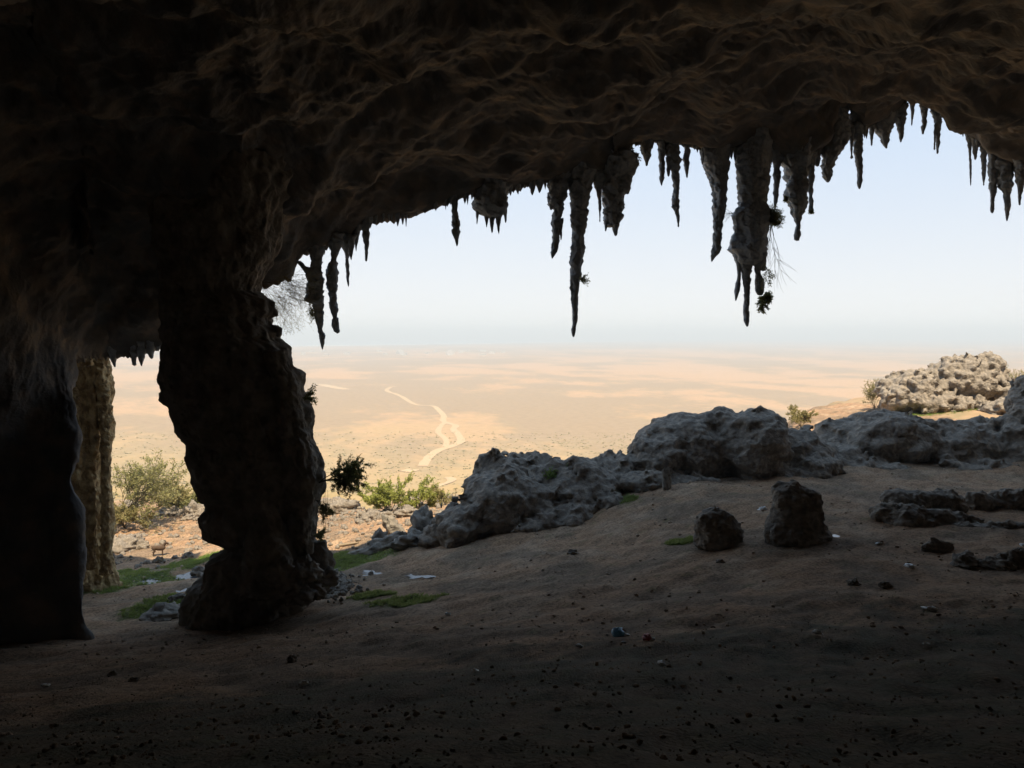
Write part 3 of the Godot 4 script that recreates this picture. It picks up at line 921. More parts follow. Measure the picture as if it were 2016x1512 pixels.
func make_columns() -> void:
	var foot := floor_at(500, 1225)
	var rows := [[320, 270, 600], [400, 300, 568], [470, 315, 545], [520, 320, 532], [560, 322, 512], [574, 322, 505], [584, 322, 522], [592, 322, 536], [606, 322, 539], [618, 322, 545], [626, 322, 535], [642, 322, 537], [650, 322, 548], [657, 322, 552], [666, 322, 544], [678, 323, 562], [686, 323, 573], [721, 324, 577], [737, 325, 594], [774, 327, 599], [790, 329, 602], [799, 340, 604], [827, 345, 607], [857, 362, 612], [866, 371, 614], [872, 380, 618], [895, 371, 630], [925, 377, 635], [940, 383, 637], [974, 392, 631], [980, 403, 629], [1000, 404, 627], [1015, 396, 623], [1045, 400, 621], [1056, 412, 620], [1066, 432, 620], [1074, 452, 626], [1080, 446, 640], [1090, 420, 650], [1098, 412, 653], [1110, 411, 655], [1122, 408, 655], [1130, 402, 640], [1150, 378, 625], [1180, 362, 618], [1210, 356, 608], [1232, 366, 600], [1270, 372, 600]]
	var o := base("rock_column", foot)
	tag(o, "massive leaning dark rock column holding up the left side of the roof", "rock column")
	put(outline_mesh(rows, 29.6, foot, 220, 0.05, 0.09, 0.85, 0.32), "shaft", M.column, Vector3.ZERO, o)
	put(outline_mesh([[640, 535, 548], [648, 538, 556], [655, 543, 556], [662, 544, 551]], 29.4, foot, 16, 0.05, 0.3), "spur", M.column, Vector3.ZERO, o)
	put(outline_mesh([[594, 528, 540], [606, 528, 542], [614, 534, 547], [621, 541, 548]], 29.4, foot, 16, 0.05, 0.3), "spur", M.column, Vector3.ZERO, o)
	put(outline_mesh([[730, 322, 345], [770, 324, 340], [786, 327, 338], [797, 329, 335]], 29.0, foot, 18, 0.06, 0.4), "spur", M.column, Vector3.ZERO, o)
	put(outline_mesh([[1066, 608, 640], [1078, 606, 648], [1092, 606, 655], [1116, 606, 657], [1124, 610, 648]], 29.0, foot, 30, 0.06, 0.3), "foot_lump", M.column, Vector3.ZERO, o)
	put(outline_mesh([[800, 470, 500], [840, 468, 520], [930, 480, 530], [1040, 490, 560], [1110, 480, 590], [1160, 470, 600]], 27.9, foot, 60, 0.08, 0.35), "fold", M.column, Vector3.ZERO, o)
	put(outline_mesh([[690, 520, 560], [760, 540, 585], [850, 545, 600], [940, 560, 618], [1040, 570, 612], [1090, 575, 615]], 28.3, foot, 60, 0.08, 0.35), "fold", M.column, Vector3.ZERO, o)
	# the lit pillar at the left edge of the small opening
	var pfoot := floor_at(175, 1160, 34.0)
	var prow := [[640, 100, 222], [690, 110, 214], [720, 112, 214], [770, 108, 214], [800, 108, 214], [822, 110, 219], [850, 112, 217], [900, 108, 215], [960, 105, 216], [1020, 104, 218], [1060, 104, 219], [1100, 100, 221], [1140, 96, 224], [1165, 90, 230], [1200, 80, 236]]
	o = base("rock_pillar", pfoot)
	tag(o, "pale rock pillar at the outer edge of the dark left wall", "rock pillar")
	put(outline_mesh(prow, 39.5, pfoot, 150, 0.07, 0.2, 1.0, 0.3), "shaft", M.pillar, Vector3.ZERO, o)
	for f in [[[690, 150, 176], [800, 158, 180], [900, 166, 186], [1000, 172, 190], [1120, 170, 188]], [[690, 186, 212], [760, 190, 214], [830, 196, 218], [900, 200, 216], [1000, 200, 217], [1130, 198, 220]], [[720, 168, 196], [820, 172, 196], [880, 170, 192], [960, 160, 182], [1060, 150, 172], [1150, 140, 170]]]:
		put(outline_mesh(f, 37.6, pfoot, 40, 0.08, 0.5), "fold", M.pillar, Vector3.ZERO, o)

# ---------------------------------------------------------------- rocks
# A body of rock melted together from ellipsoids [u, v, depth, rx, ry, rz], roughened and meshed.
func rock_mass(called: String, label: String, category: String, mat: Material, parts: Array, cell: float, lumps: float, knobs: float, knob_size: float, foot: Vector3, grain := 1.0) -> Node3D:
	var cs: Array[Vector3] = []
	var rs: Array[Vector3] = []
	var lo := Vector3.ONE * 1e6
	var hi := Vector3.ONE * -1e6
	for p in parts:
		var c := photo_point(p[0], p[1], p[2])
		var r := Vector3(p[3], p[4], p[5])
		cs.append(c)
		rs.append(r)
		lo = lo.min(c - r * 1.25)
		hi = hi.max(c + r * 1.25)
	lo.y = maxf(lo.y, foot.y - 2.5)
	var count := cs.size()
	var field := func(p: Vector3) -> float:
		var d := 1e6
		for i in count:
			d = melt(d, ellipsoid(p, cs[i], rs[i]), 0.45)
			if d > 50.0:
				d = ellipsoid(p, cs[i], rs[i])
		if absf(d) > 2.2:
			return d
		d -= lumps * rough_noise.get_noise_3d(p.x * 1.2 * grain, p.y * 1.7 * grain, p.z * 1.2 * grain) + 0.3 * lumps * fine_noise.get_noise_3d(p.x * 0.8 * grain, p.y * 1.0 * grain, p.z * 0.8 * grain)
		d += 0.5 * lumps * absf(streak_noise.get_noise_3d(p.x * 0.7 * grain, p.y * 0.35 * grain, p.z * 0.7 * grain))
		if knobs > 0.0:
			d += knobs * (cell_noise.get_noise_3dv(p / knob_size) + 0.45)
		return maxf(d, foot.y - 2.3 - p.y)
	var o := put(nets(field, lo, hi, cell, foot, 0.5 + lumps * 0.5), called, mat, foot)
	tag(o, label, category)
	return o

func make_rocks() -> void:
	rock_mass("rock_ridge", "dark humped rock ridge nearest the sunlit slope, with round knobs on its crest", "rock ridge", M.stone, [[1000, 1000, 43, 2.7, 2.4, 2.6], [985, 930, 45, 1.35, 1.05, 1.5], [950, 950, 44, 0.7, 0.7, 1.0], [910, 1040, 41.5, 1.4, 1.5, 1.9], [1130, 975, 44, 2.9, 2.0, 2.4], [1130, 1030, 41.5, 2.3, 1.2, 1.6], [1060, 1045, 41, 1.5, 1.1, 1.2], [1210, 935, 46, 1.6, 1.45, 2.0], [1010, 895, 46, 0.75, 0.35, 0.8], [965, 905, 45, 0.55, 0.45, 0.6], [1085, 925, 46, 1.0, 0.7, 1.2], [1190, 985, 42, 1.1, 0.8, 1.2], [1045, 915, 45.5, 1.0, 0.8, 1.1], [1020, 905, 46, 0.8, 0.5, 0.8]], 0.12, 0.6, 0.09, 0.7, floor_at(1000, 1068), 1.1)
	print("ridge")
	rock_mass("rock_mound", "big double-humped rock mound with a smooth dome in the middle of the ridge", "rock mound", M.stone, [[1350, 892, 47.5, 3.2, 2.45, 3.0], [1490, 885, 46, 2.0, 2.55, 2.4], [1570, 900, 47, 1.8, 1.9, 2.2], [1290, 905, 46, 1.6, 1.5, 2.0], [1620, 925, 45, 1.2, 0.8, 1.4], [1420, 835, 47, 1.4, 0.9, 1.4], [1255, 925, 46, 1.2, 1.2, 1.4], [1270, 955, 43.5, 1.6, 0.7, 1.2], [1350, 948, 44.5, 2.4, 0.6, 1.2], [1560, 945, 44.5, 2.2, 0.6, 1.2]], 0.12, 0.5, 0.09, 0.6, floor_at(1450, 945), 1.1)
	rock_mass("rock_mound", "low dark rock mound on the right below the sunlit outcrop", "rock mound", M.stone, [[1750, 872, 50, 3.0, 2.0, 2.8], [1880, 892, 50, 3.8, 2.0, 2.8], [2020, 890, 49, 2.6, 2.4, 2.6], [1650, 868, 51, 1.8, 1.3, 1.8], [1700, 850, 52, 1.4, 1.2, 1.6], [1940, 860, 52, 2.0, 1.4, 1.6], [1655, 910, 48.5, 2.2, 1.2, 1.8], [1720, 925, 47, 2.2, 0.7, 1.3], [1930, 930, 47, 3.2, 0.9, 1.4]], 0.13, 0.55, 0.09, 0.7, floor_at(1800, 930), 1.1)
	rock_mass("rock_outcrop", "sunlit pale knobbly limestone outcrop on the right skyline", "rock outcrop", M.stone, [[1800, 772, 68, 2.9, 1.9, 2.6], [1890, 752, 68, 3.1, 2.2, 2.8], [1945, 735, 68, 1.35, 1.75, 1.8], [1975, 780, 67, 1.2, 1.5, 1.8], [1765, 790, 67, 1.3, 1.2, 1.5], [1850, 795, 66, 3.0, 0.9, 1.6]], 0.13, 0.45, 0.7, 0.65, floor_at(1850, 800, 58.0), 1.2)
	print("outcrop")
	rock_mass("standing_boulder", "tall dome-shaped dark boulder standing alone on the cave floor", "boulder", M.stone, [[1562, 1020, 30.3, 0.98, 1.0, 0.9], [1556, 985, 30.3, 0.72, 0.85, 0.7], [1572, 1050, 30.2, 1.12, 0.7, 1.0], [1590, 1000, 30.3, 0.5, 0.75, 0.6], [1568, 1066, 30.3, 1.25, 0.55, 1.1]], 0.05, 0.26, 0.05, 0.4, floor_at(1565, 1062), 1.4)
	rock_mass("boulder", "squat rounded dark boulder left of the tall dome-shaped one", "boulder", M.stone, [[1410, 1040, 30.8, 0.72, 0.62, 0.7], [1398, 1022, 30.8, 0.4, 0.38, 0.4], [1432, 1036, 30.8, 0.42, 0.5, 0.5], [1412, 1064, 30.8, 0.85, 0.45, 0.8]], 0.04, 0.2, 0.05, 0.35, floor_at(1410, 1062), 1.7)
	rock_mass("edge_boulder", "rounded dark boulder cut by the right edge of the picture", "boulder", M.stone, [[2018, 790, 50, 1.1, 1.6, 1.2], [2030, 830, 49, 1.3, 1.6, 1.4]], 0.1, 0.4, 0.06, 0.5, floor_at(2016, 900), 1.6)
	rock_mass("low_ledge", "long low craggy rock ledge on the right of the cave floor", "rock ledge", M.stone, [[1742, 1012, 33.5, 0.6, 0.55, 0.5], [1775, 990, 35, 0.9, 0.6, 0.7], [1820, 990, 35, 0.9, 0.5, 0.6], [1868, 992, 35, 0.8, 0.55, 0.6], [1790, 1028, 33, 1.0, 0.7, 0.7], [1850, 1030, 33, 1.1, 0.6, 0.6], [1895, 1030, 33, 0.6, 0.45, 0.5], [1950, 1048, 32, 1.5, 0.4, 0.6], [2015, 1052, 32, 1.0, 0.55, 0.6]], 0.06, 0.3, 0.14, 0.4, floor_at(1840, 1045), 2.0)
	rock_mass("low_ledge", "smaller craggy ledge behind the sandy gap at the right picture edge", "rock ledge", M.stone, [[1930, 992, 36, 0.9, 0.5, 0.6], [1975, 988, 36.5, 0.7, 0.45, 0.6], [2010, 988, 36, 0.9, 0.6, 0.6]], 0.06, 0.3, 0.14, 0.4, floor_at(1960, 995), 2.0)
	print("boulders")

var stones: Array[ArrayMesh] = []
var pebbles: Array[ArrayMesh] = []
func make_stone_shapes() -> void:
	for k in 9:
		var verts := PackedVector3Array()
		var rows := 25 if k < 6 else 7
		var cols := 34 if k < 6 else 9
		for r in rows:
			var a := PI * r / (rows - 1.0)
			for c in cols:
				var b := TAU * c / cols
				var n := Vector3(sin(a) * cos(b), cos(a), sin(a) * sin(b))
				var q := n * 0.9 + Vector3(k * 13.0, 0, 0)
				var h := 1.0 + 0.42 * rough_noise.get_noise_3dv(q * 2.6) + 0.3 * streak_noise.get_noise_3dv(q * 1.8) + 0.16 * fine_noise.get_noise_3dv(q * 2.2) - 0.5 * (cell_noise.get_noise_3dv(q * 1.3) + 0.5)
				var p := n * h
				p.y = maxf(p.y, -0.55)
				verts.append(p * 0.5)
		(stones if k < 6 else pebbles).append(build_mesh(verts, grid_index(rows, cols, true, true)))

func stone(called: String, label: String, category: String, mat: Material, u: float, v: float, size: Vector3, shape: int, turn: float, group := "", sink := 0.2, from_depth := 4.0, lean := 0.0) -> MeshInstance3D:
	var p := floor_at(u, v, from_depth)
	var o := put(stones[shape % 6], called, mat, p + Vector3(0, size.y * (0.27 - sink * 0.5), 0))
	o.basis = Basis(Vector3.UP, turn) * Basis(Vector3(0, 0, 1), lean) * Basis.from_scale(size)
	tag(o, label, category, group)
	return o

func make_loose_rocks() -> void:
	make_stone_shapes()
	# the tail of the ridge where it runs out beside the sunlit slope
	var g := "rocks at the tail of the ridge"
	stone("spire_rock", "crooked little rock spire sticking up against the sunlit rubble", "rock", M.column, 776, 1050, Vector3(0.9, 1.9, 0.8), 0, 0.4, g, 0.3, 4.0, 0.5)
	stone("spire_rock", "blocky upright rock with a slanted top beside the crooked spire", "rock", M.column, 832, 1050, Vector3(1.9, 2.1, 1.4), 1, 1.2, g, 0.3, 4.0, -0.25)
	stone("ledge_rock", "small stump-like rock at the outer end of the ridge's tail", "rock", M.column, 748, 1066, Vector3(1.1, 1.0, 0.9), 2, 2.0, g, 0.3)
	stone("ledge_rock", "low streaked rock below the small stump in the ridge's tail", "rock", M.column, 755, 1078, Vector3(2.6, 0.8, 1.2), 3, 0.2, g, 0.2, 4.0, 0.3)
	stone("ledge_rock", "flat tongue of rock reaching toward the bright green grass", "rock", M.column, 712, 1088, Vector3(1.8, 0.35, 0.7), 4, 0.25, g, 0.2, 4.0, 0.18)
	stone("ledge_rock", "hump of rock between the tail and the foot of the dark ridge", "rock", M.column, 810, 1072, Vector3(2.2, 1.1, 1.4), 5, 0.9, g, 0.3)
	stone("ledge_rock", "rounded rock at the foot of the dark ridge, darkest of the tail", "rock", M.stone, 858, 1068, Vector3(2.0, 1.5, 1.5), 0, 2.4, g, 0.3)
	stone("ledge_rock", "low rock behind the blocky upright one in the ridge's tail", "rock", M.column, 868, 1045, Vector3(2.0, 1.3, 1.4), 2, 1.4, g, 0.3)
	stone("standing_slab", "pale slender upright stone leaning against the middle mound", "rock", M.column, 1313, 962, Vector3(0.5, 1.5, 0.4), 3, 0.5, "", 0.2, 4.0, 0.1)
	# heap at the foot of the column
	g = "boulders heaped at the foot of the column"
	var heap := [[548, 1140, 1.0, 1.3, "wedge-shaped boulder leaning on the column's foot"], [603, 1136, 0.95, 0.8, "rounded boulder under the column's right lump"], [575, 1150, 0.9, 0.6, "flat boulder between the wedge and the rounded one at the column"], [640, 1150, 0.8, 0.65, "boulder at the outer right corner of the column's foot"], [620, 1172, 0.9, 0.6, "dark boulder low on the right of the column's foot"], [655, 1168, 0.6, 0.45, "smaller boulder outermost in the heap by the column"], [590, 1180, 1.1, 0.7, "broad boulder in front of the heap by the column"], [530, 1165, 1.2, 0.6, "long low boulder in front of the column's shaft"], [408, 1150, 0.9, 0.6, "boulder on the left corner of the column's foot"], [385, 1165, 0.7, 0.45, "boulder beside the puddle left of the column"], [350, 1182, 0.7, 0.4, "low boulder between the two puddles left of the column"], [325, 1215, 1.6, 0.6, "flat dark rock slab in front of the left puddles"], [392, 1128, 0.75, 0.5, "grey-brown rock on the grass behind the column"]]
	var k := 0
	for h in heap:
		stone("boulder", h[4], "boulder", M.column, h[0], h[1], Vector3(h[2] * 1.2, h[3] * 1.2, h[2]), k, k * 1.3, g, 0.3, 24.0)
		if h[0] > 500.0 and h[0] < 650.0:
			# these lie on the spreading foot of the column itself
			var across: float = clampf((h[0] - 505.0) / 150.0, -1.0, 1.0)
			get_child(-1).position = photo_point(h[0], h[1] - 8.0, 29.3 - 2.1 * sqrt(1.0 - across * across))
		k += 1
	# sunlit ground in the left opening
	g = "sunlit rocks outside the left opening"
	for h in [[370, 1098, 0.75, 0.5, "brown sunlit boulder lying alone right of the goat"], [315, 1108, 0.6, 0.5, "small boulder just below the goat"], [238, 1080, 2.2, 1.1, "orange sunlit ledge of rock beside the lit pillar"], [268, 1070, 1.3, 1.0, "orange upright rock at the end of the sunlit ledge"], [282, 1080, 0.9, 0.8, "whitish rock next to the orange ledge"], [335, 1012, 1.8, 0.9, "pale block at the left end of the row of rocks on the brink"], [360, 1014, 1.3, 0.7, "pale rounded rock in the middle of the row on the brink"], [382, 1016, 1.9, 1.5, "dark cracked boulder in the row of rocks on the brink"], [402, 1014, 1.4, 1.1, "brown boulder half hidden by the column on the brink"], [372, 1022, 0.9, 0.6, "small cream rock in front of the dark cracked boulder"], [255, 1000, 2.0, 0.8, "pale rocks' largest block under the feathery bush"]]:
		stone("sunlit_rock", h[4], "rock", M.rubble, h[0], h[1], Vector3(h[2], h[3], h[2] * 0.8), k, k * 0.9, g, 0.2, 34.0)
		k += 1
	g = "sunlit rocks on the slope right of the column"
	for h in [[645, 1006, 2.2, 1.4, "pale boulder touching the column's right edge on the brink"], [672, 1008, 2.6, 1.5, "rounded grey-pink boulder on the brink right of the column"], [715, 1022, 1.2, 0.7, "white block left of the bright bush"], [735, 1024, 1.6, 0.9, "white block under the bright bush"], [760, 1020, 1.2, 0.7, "yellowish rock between bright bush and crooked spire"], [800, 1016, 1.6, 0.9, "yellowish boulder behind the crooked spire"]]:
		stone("sunlit_rock", h[4], "rock", M.rubble, h[0], h[1], Vector3(h[2], h[3], h[2] * 0.8), k, k * 0.9, g, 0.2, 40.0)
		k += 1
	# small stones before the outcrop
	g = "shaded boulders before the sunlit outcrop"
	for h in [[1925, 805, 1.9, 1.6, "tallest grey boulder before the sunlit outcrop"], [1903, 806, 1.5, 1.3, "round grey boulder left of the tallest one before the outcrop"], [1945, 808, 1.6, 0.9, "low boulder right of the tallest one before the outcrop"], [1975, 812, 3.0, 1.5, "broad slab-like boulder near the right edge before the outcrop"], [1812, 806, 1.0, 0.9, "small boulder at the left foot of the sunlit outcrop"], [1850, 806, 1.1, 0.6, "small flat rock on the green patch below the outcrop"], [1752, 806, 0.9, 0.9, "pointed stone on the crest below the outcrop's left end"]]:
		stone("shaded_boulder", h[4], "boulder", M.stone, h[0], h[1], Vector3(h[2], h[3], h[2] * 0.8), k, k * 0.9, g, 0.2, 52.0)
		k += 1
	# broken low rocks on the floor at the right
	g = "low broken rocks on the right of the cave floor"
	for h in [[1845, 1085, 1.0, 0.65, "isolated dark stone in front of the broken band"], [1900, 1110, 1.3, 0.5, "low mossy stone right of the isolated one"], [1960, 1118, 1.1, 0.45, "low stone nearest the viewer among the broken rocks"], [2005, 1112, 1.3, 0.9, "nearest rock at the right picture edge"]]:
		stone("broken_rock", h[4], "rock", M.stone, h[0], h[1], Vector3(h[2], h[3], h[2] * 0.6), k, k * 1.1, g, 0.25)
		k += 1
	for h in [[1742, 1155, 0.35, "small dark stone alone on the open floor, right"], [1680, 1152, 0.45, "flat green-grey stone on the open floor"], [1418, 1108, 0.3, "small dark stone below the squat boulder"], [1128, 1092, 0.5, "dark stone on the slope below the ridge's foot"], [575, 1300, 0.25, "small stone on the dark foreground slope"], [222, 1330, 0.25, "dark stone on the path at the lower left"], [263, 1342, 0.22, "pinkish stone on the path at the lower left"]]:
		stone("floor_stone", h[2 + 1], "stone", M.stone, h[0], h[1], Vector3(h[2], h[2] * 0.6, h[2] * 0.8), k, k, "single stones on the cave floor", 0.2)
		k += 1

# Countless small stones: one object for the floor, one for the sunlit rubble.
func scatter(called: String, label: String, category: String, mesh: Mesh, mat: Material, places: Array, parent: Node = null) -> void:
	var mm := MultiMesh.new()
	mm.transform_format = MultiMesh.TRANSFORM_3D
	mm.mesh = mesh
	mm.instance_count = places.size()
	for i in places.size():
		mm.set_instance_transform(i, places[i])
	var o := MultiMeshInstance3D.new()
	o.multimesh = mm
	o.material_override = mat
	o.name = numbered(called)
	add_child(o)
	o.set_meta("kind", "stuff")
	o.set_meta("label", label)
	o.set_meta("category", category)

func turned(p: Vector3, s: Vector3) -> Transform3D:
	return Transform3D(Basis.from_euler(Vector3(rng.randf_range(-0.4, 0.4), rng.randf() * TAU, rng.randf_range(-0.4, 0.4))) * Basis.from_scale(s), p)

func make_gravel() -> void:
	var goat := floor_at(313, 1094, 40.0)
	var lit := []
	while lit.size() < 5500:
		var x := rng.randf_range(-33.0, 2.0)
		var z := -rng.randf_range(42.0, 66.0)
		if rough_noise.get_noise_2d(x * 1.3, z * 1.3) + (0.25 if x > -16.0 else -0.05) < rng.randf_range(-0.2, 0.25) or dampness(x, z) > 0.1 or Vector2(x - goat.x, z - goat.z).length() < 1.6:
			continue
		var s := 0.06 + 0.5 * pow(rng.randf(), 5.0)
		lit.append(turned(Vector3(x, floor_y(x, z) + s * 0.1, z), Vector3(s, s * rng.randf_range(0.5, 0.9), s * rng.randf_range(0.6, 1.0))))
	scatter("rubble", "pale sunlit rubble strewn over the slope outside the mouth", "rubble", pebbles[0], M.rubble, lit)
	var dark := []
	while dark.size() < 6000:
		var d := rng.randf_range(5.0, 46.0)
		var x := rng.randf_range(-0.72, 0.72) * d
		if patch_noise.get_noise_2d(x * 6.0, d * 6.0) < rng.randf_range(-0.3, 0.3):
			continue
		var s := (0.02 + 0.11 * pow(rng.randf(), 6.0)) * (0.6 + d * 0.02)
		dark.append(turned(Vector3(x, floor_y(x, -d) + s * 0.1, -d), Vector3(s, s * rng.randf_range(0.4, 0.8), s * rng.randf_range(0.6, 1.0))))
	scatter("gravel", "small stones and droppings scattered over the cave floor", "gravel", pebbles[1], M.pebble, dark)
	var dung := []
	while dung.size() < 2500:
		var t := 5.0 * pow(4.4, rng.randf())
		var x := rng.randf_range(-0.7, 0.7) * t
		if rough_noise.get_noise_2d(x * 1.6 + 30.0, t * 1.6) < rng.randf_range(-0.35, 0.25):
			continue
		var s := rng.randf_range(0.012, 0.036) * (1.0 + 1.5 * pow(rng.randf(), 8.0))
		dung.append(turned(Vector3(x, floor_y(x, -t) + s * 0.15, -t), Vector3(s, s * rng.randf_range(0.5, 0.9), s * rng.randf_range(0.6, 1.0))))
	scatter("dung", "dark crumbs of dung and earth covering the near floor", "dung", pebbles[2], M.dung, dung)
	var heap := []
	for k in 500:
		var c := floor_at(rng.randfn(655, 22), rng.randfn(1152, 13), 24.0)
		var s := 0.08 + 0.22 * pow(rng.randf(), 2.0)
		heap.append(turned(c + Vector3(0, s * 0.2, 0), Vector3(s, s * 0.8, s)))
	scatter("rubble", "grey rubble spilled from the right of the column's foot", "rubble", pebbles[2], M.column, heap)

# ---------------------------------------------------------------- plants
func tube(st: SurfaceTool, a: Vector3, b: Vector3, ra: float, rb: float, sides := 4) -> void:
	var axis := (b - a).normalized()
	var u := axis.cross(Vector3(0.3, 0.9, 0.2)).normalized()
	var w := axis.cross(u)
	for j in sides:
		var t0 := TAU * j / sides
		var t1 := TAU * (j + 1) / sides
		var n0 := u * cos(t0) + w * sin(t0)
		var n1 := u * cos(t1) + w * sin(t1)
		for q in [[a + n0 * ra, n0], [b + n0 * rb, n0], [a + n1 * ra, n1], [a + n1 * ra, n1], [b + n0 * rb, n0], [b + n1 * rb, n1]]:
			st.set_normal(q[1])
			st.add_vertex(q[0])

func leaf(st: SurfaceTool, p: Vector3, dir: Vector3, long: float, wide: float) -> void:
	var side := dir.cross(Vector3(rng.randf_range(-1, 1), rng.randf_range(-1, 1), rng.randf_range(-1, 1))).normalized() * wide
	var n := dir.cross(side).normalized()
	var m := p + dir * long * 0.5
	for q in [p, m + side, p + dir * long, p, p + dir * long, m - side]:
		st.set_normal(n)
		st.add_vertex(q)

func some_way() -> Vector3:
	return Vector3(rng.randfn(), rng.randfn(), rng.randfn()).normalized()

# One plant: twigs that fork from the base toward `aim`, with leaves along their outer halves.
func plant(called: String, label: String, category: String, at: Vector3, aim: Vector3, reach: float, boughs: int, spread: float, forks: int, leaves: int, leaf_long: float, twig_mat: Material, leaf_mat: Material, thick: float, droop := 0.0, group := "") -> Node3D:
	var o := base(called, at)
	tag(o, label, category, group)
	var tw := SurfaceTool.new()
	tw.begin(Mesh.PRIMITIVE_TRIANGLES)
	var lv := SurfaceTool.new()
	lv.begin(Mesh.PRIMITIVE_TRIANGLES)
	for b in boughs:
		var dir := (aim.normalized() + some_way() * spread).normalized()
		grow(tw, lv, Vector3.ZERO, dir, reach * rng.randf_range(0.55, 1.0), thick, forks, leaves, leaf_long, droop)
	put(tw.commit(), "twigs", twig_mat, Vector3.ZERO, o)
	if leaves > 0:
		put(lv.commit(), "foliage", leaf_mat, Vector3.ZERO, o)
	return o

func grow(tw: SurfaceTool, lv: SurfaceTool, p: Vector3, dir: Vector3, long: float, r: float, forks: int, leaves: int, leaf_long: float, droop: float) -> void:
	var steps := 4
	var q := p
	for k in steps:
		dir = (dir + some_way() * 0.22 + Vector3(0, -droop, 0)).normalized()
		var n := q + dir * long / steps
		tube(tw, q, n, r * (1.0 - 0.16 * k), r * (1.0 - 0.16 * (k + 1)), 4)
		if forks > 0 and k >= 1:
			for f in 2:
				grow(tw, lv, n, (dir + some_way() * 0.75).normalized(), long * rng.randf_range(0.35, 0.6), r * 0.55, forks - 1, leaves, leaf_long, droop)
		if forks <= 1:
			for f in leaves:
				var w := (dir * 0.6 + some_way()).normalized()
				leaf(lv, q.lerp(n, rng.randf()), w, leaf_long * rng.randf_range(0.6, 1.2), leaf_long * 0.22)
		q = n

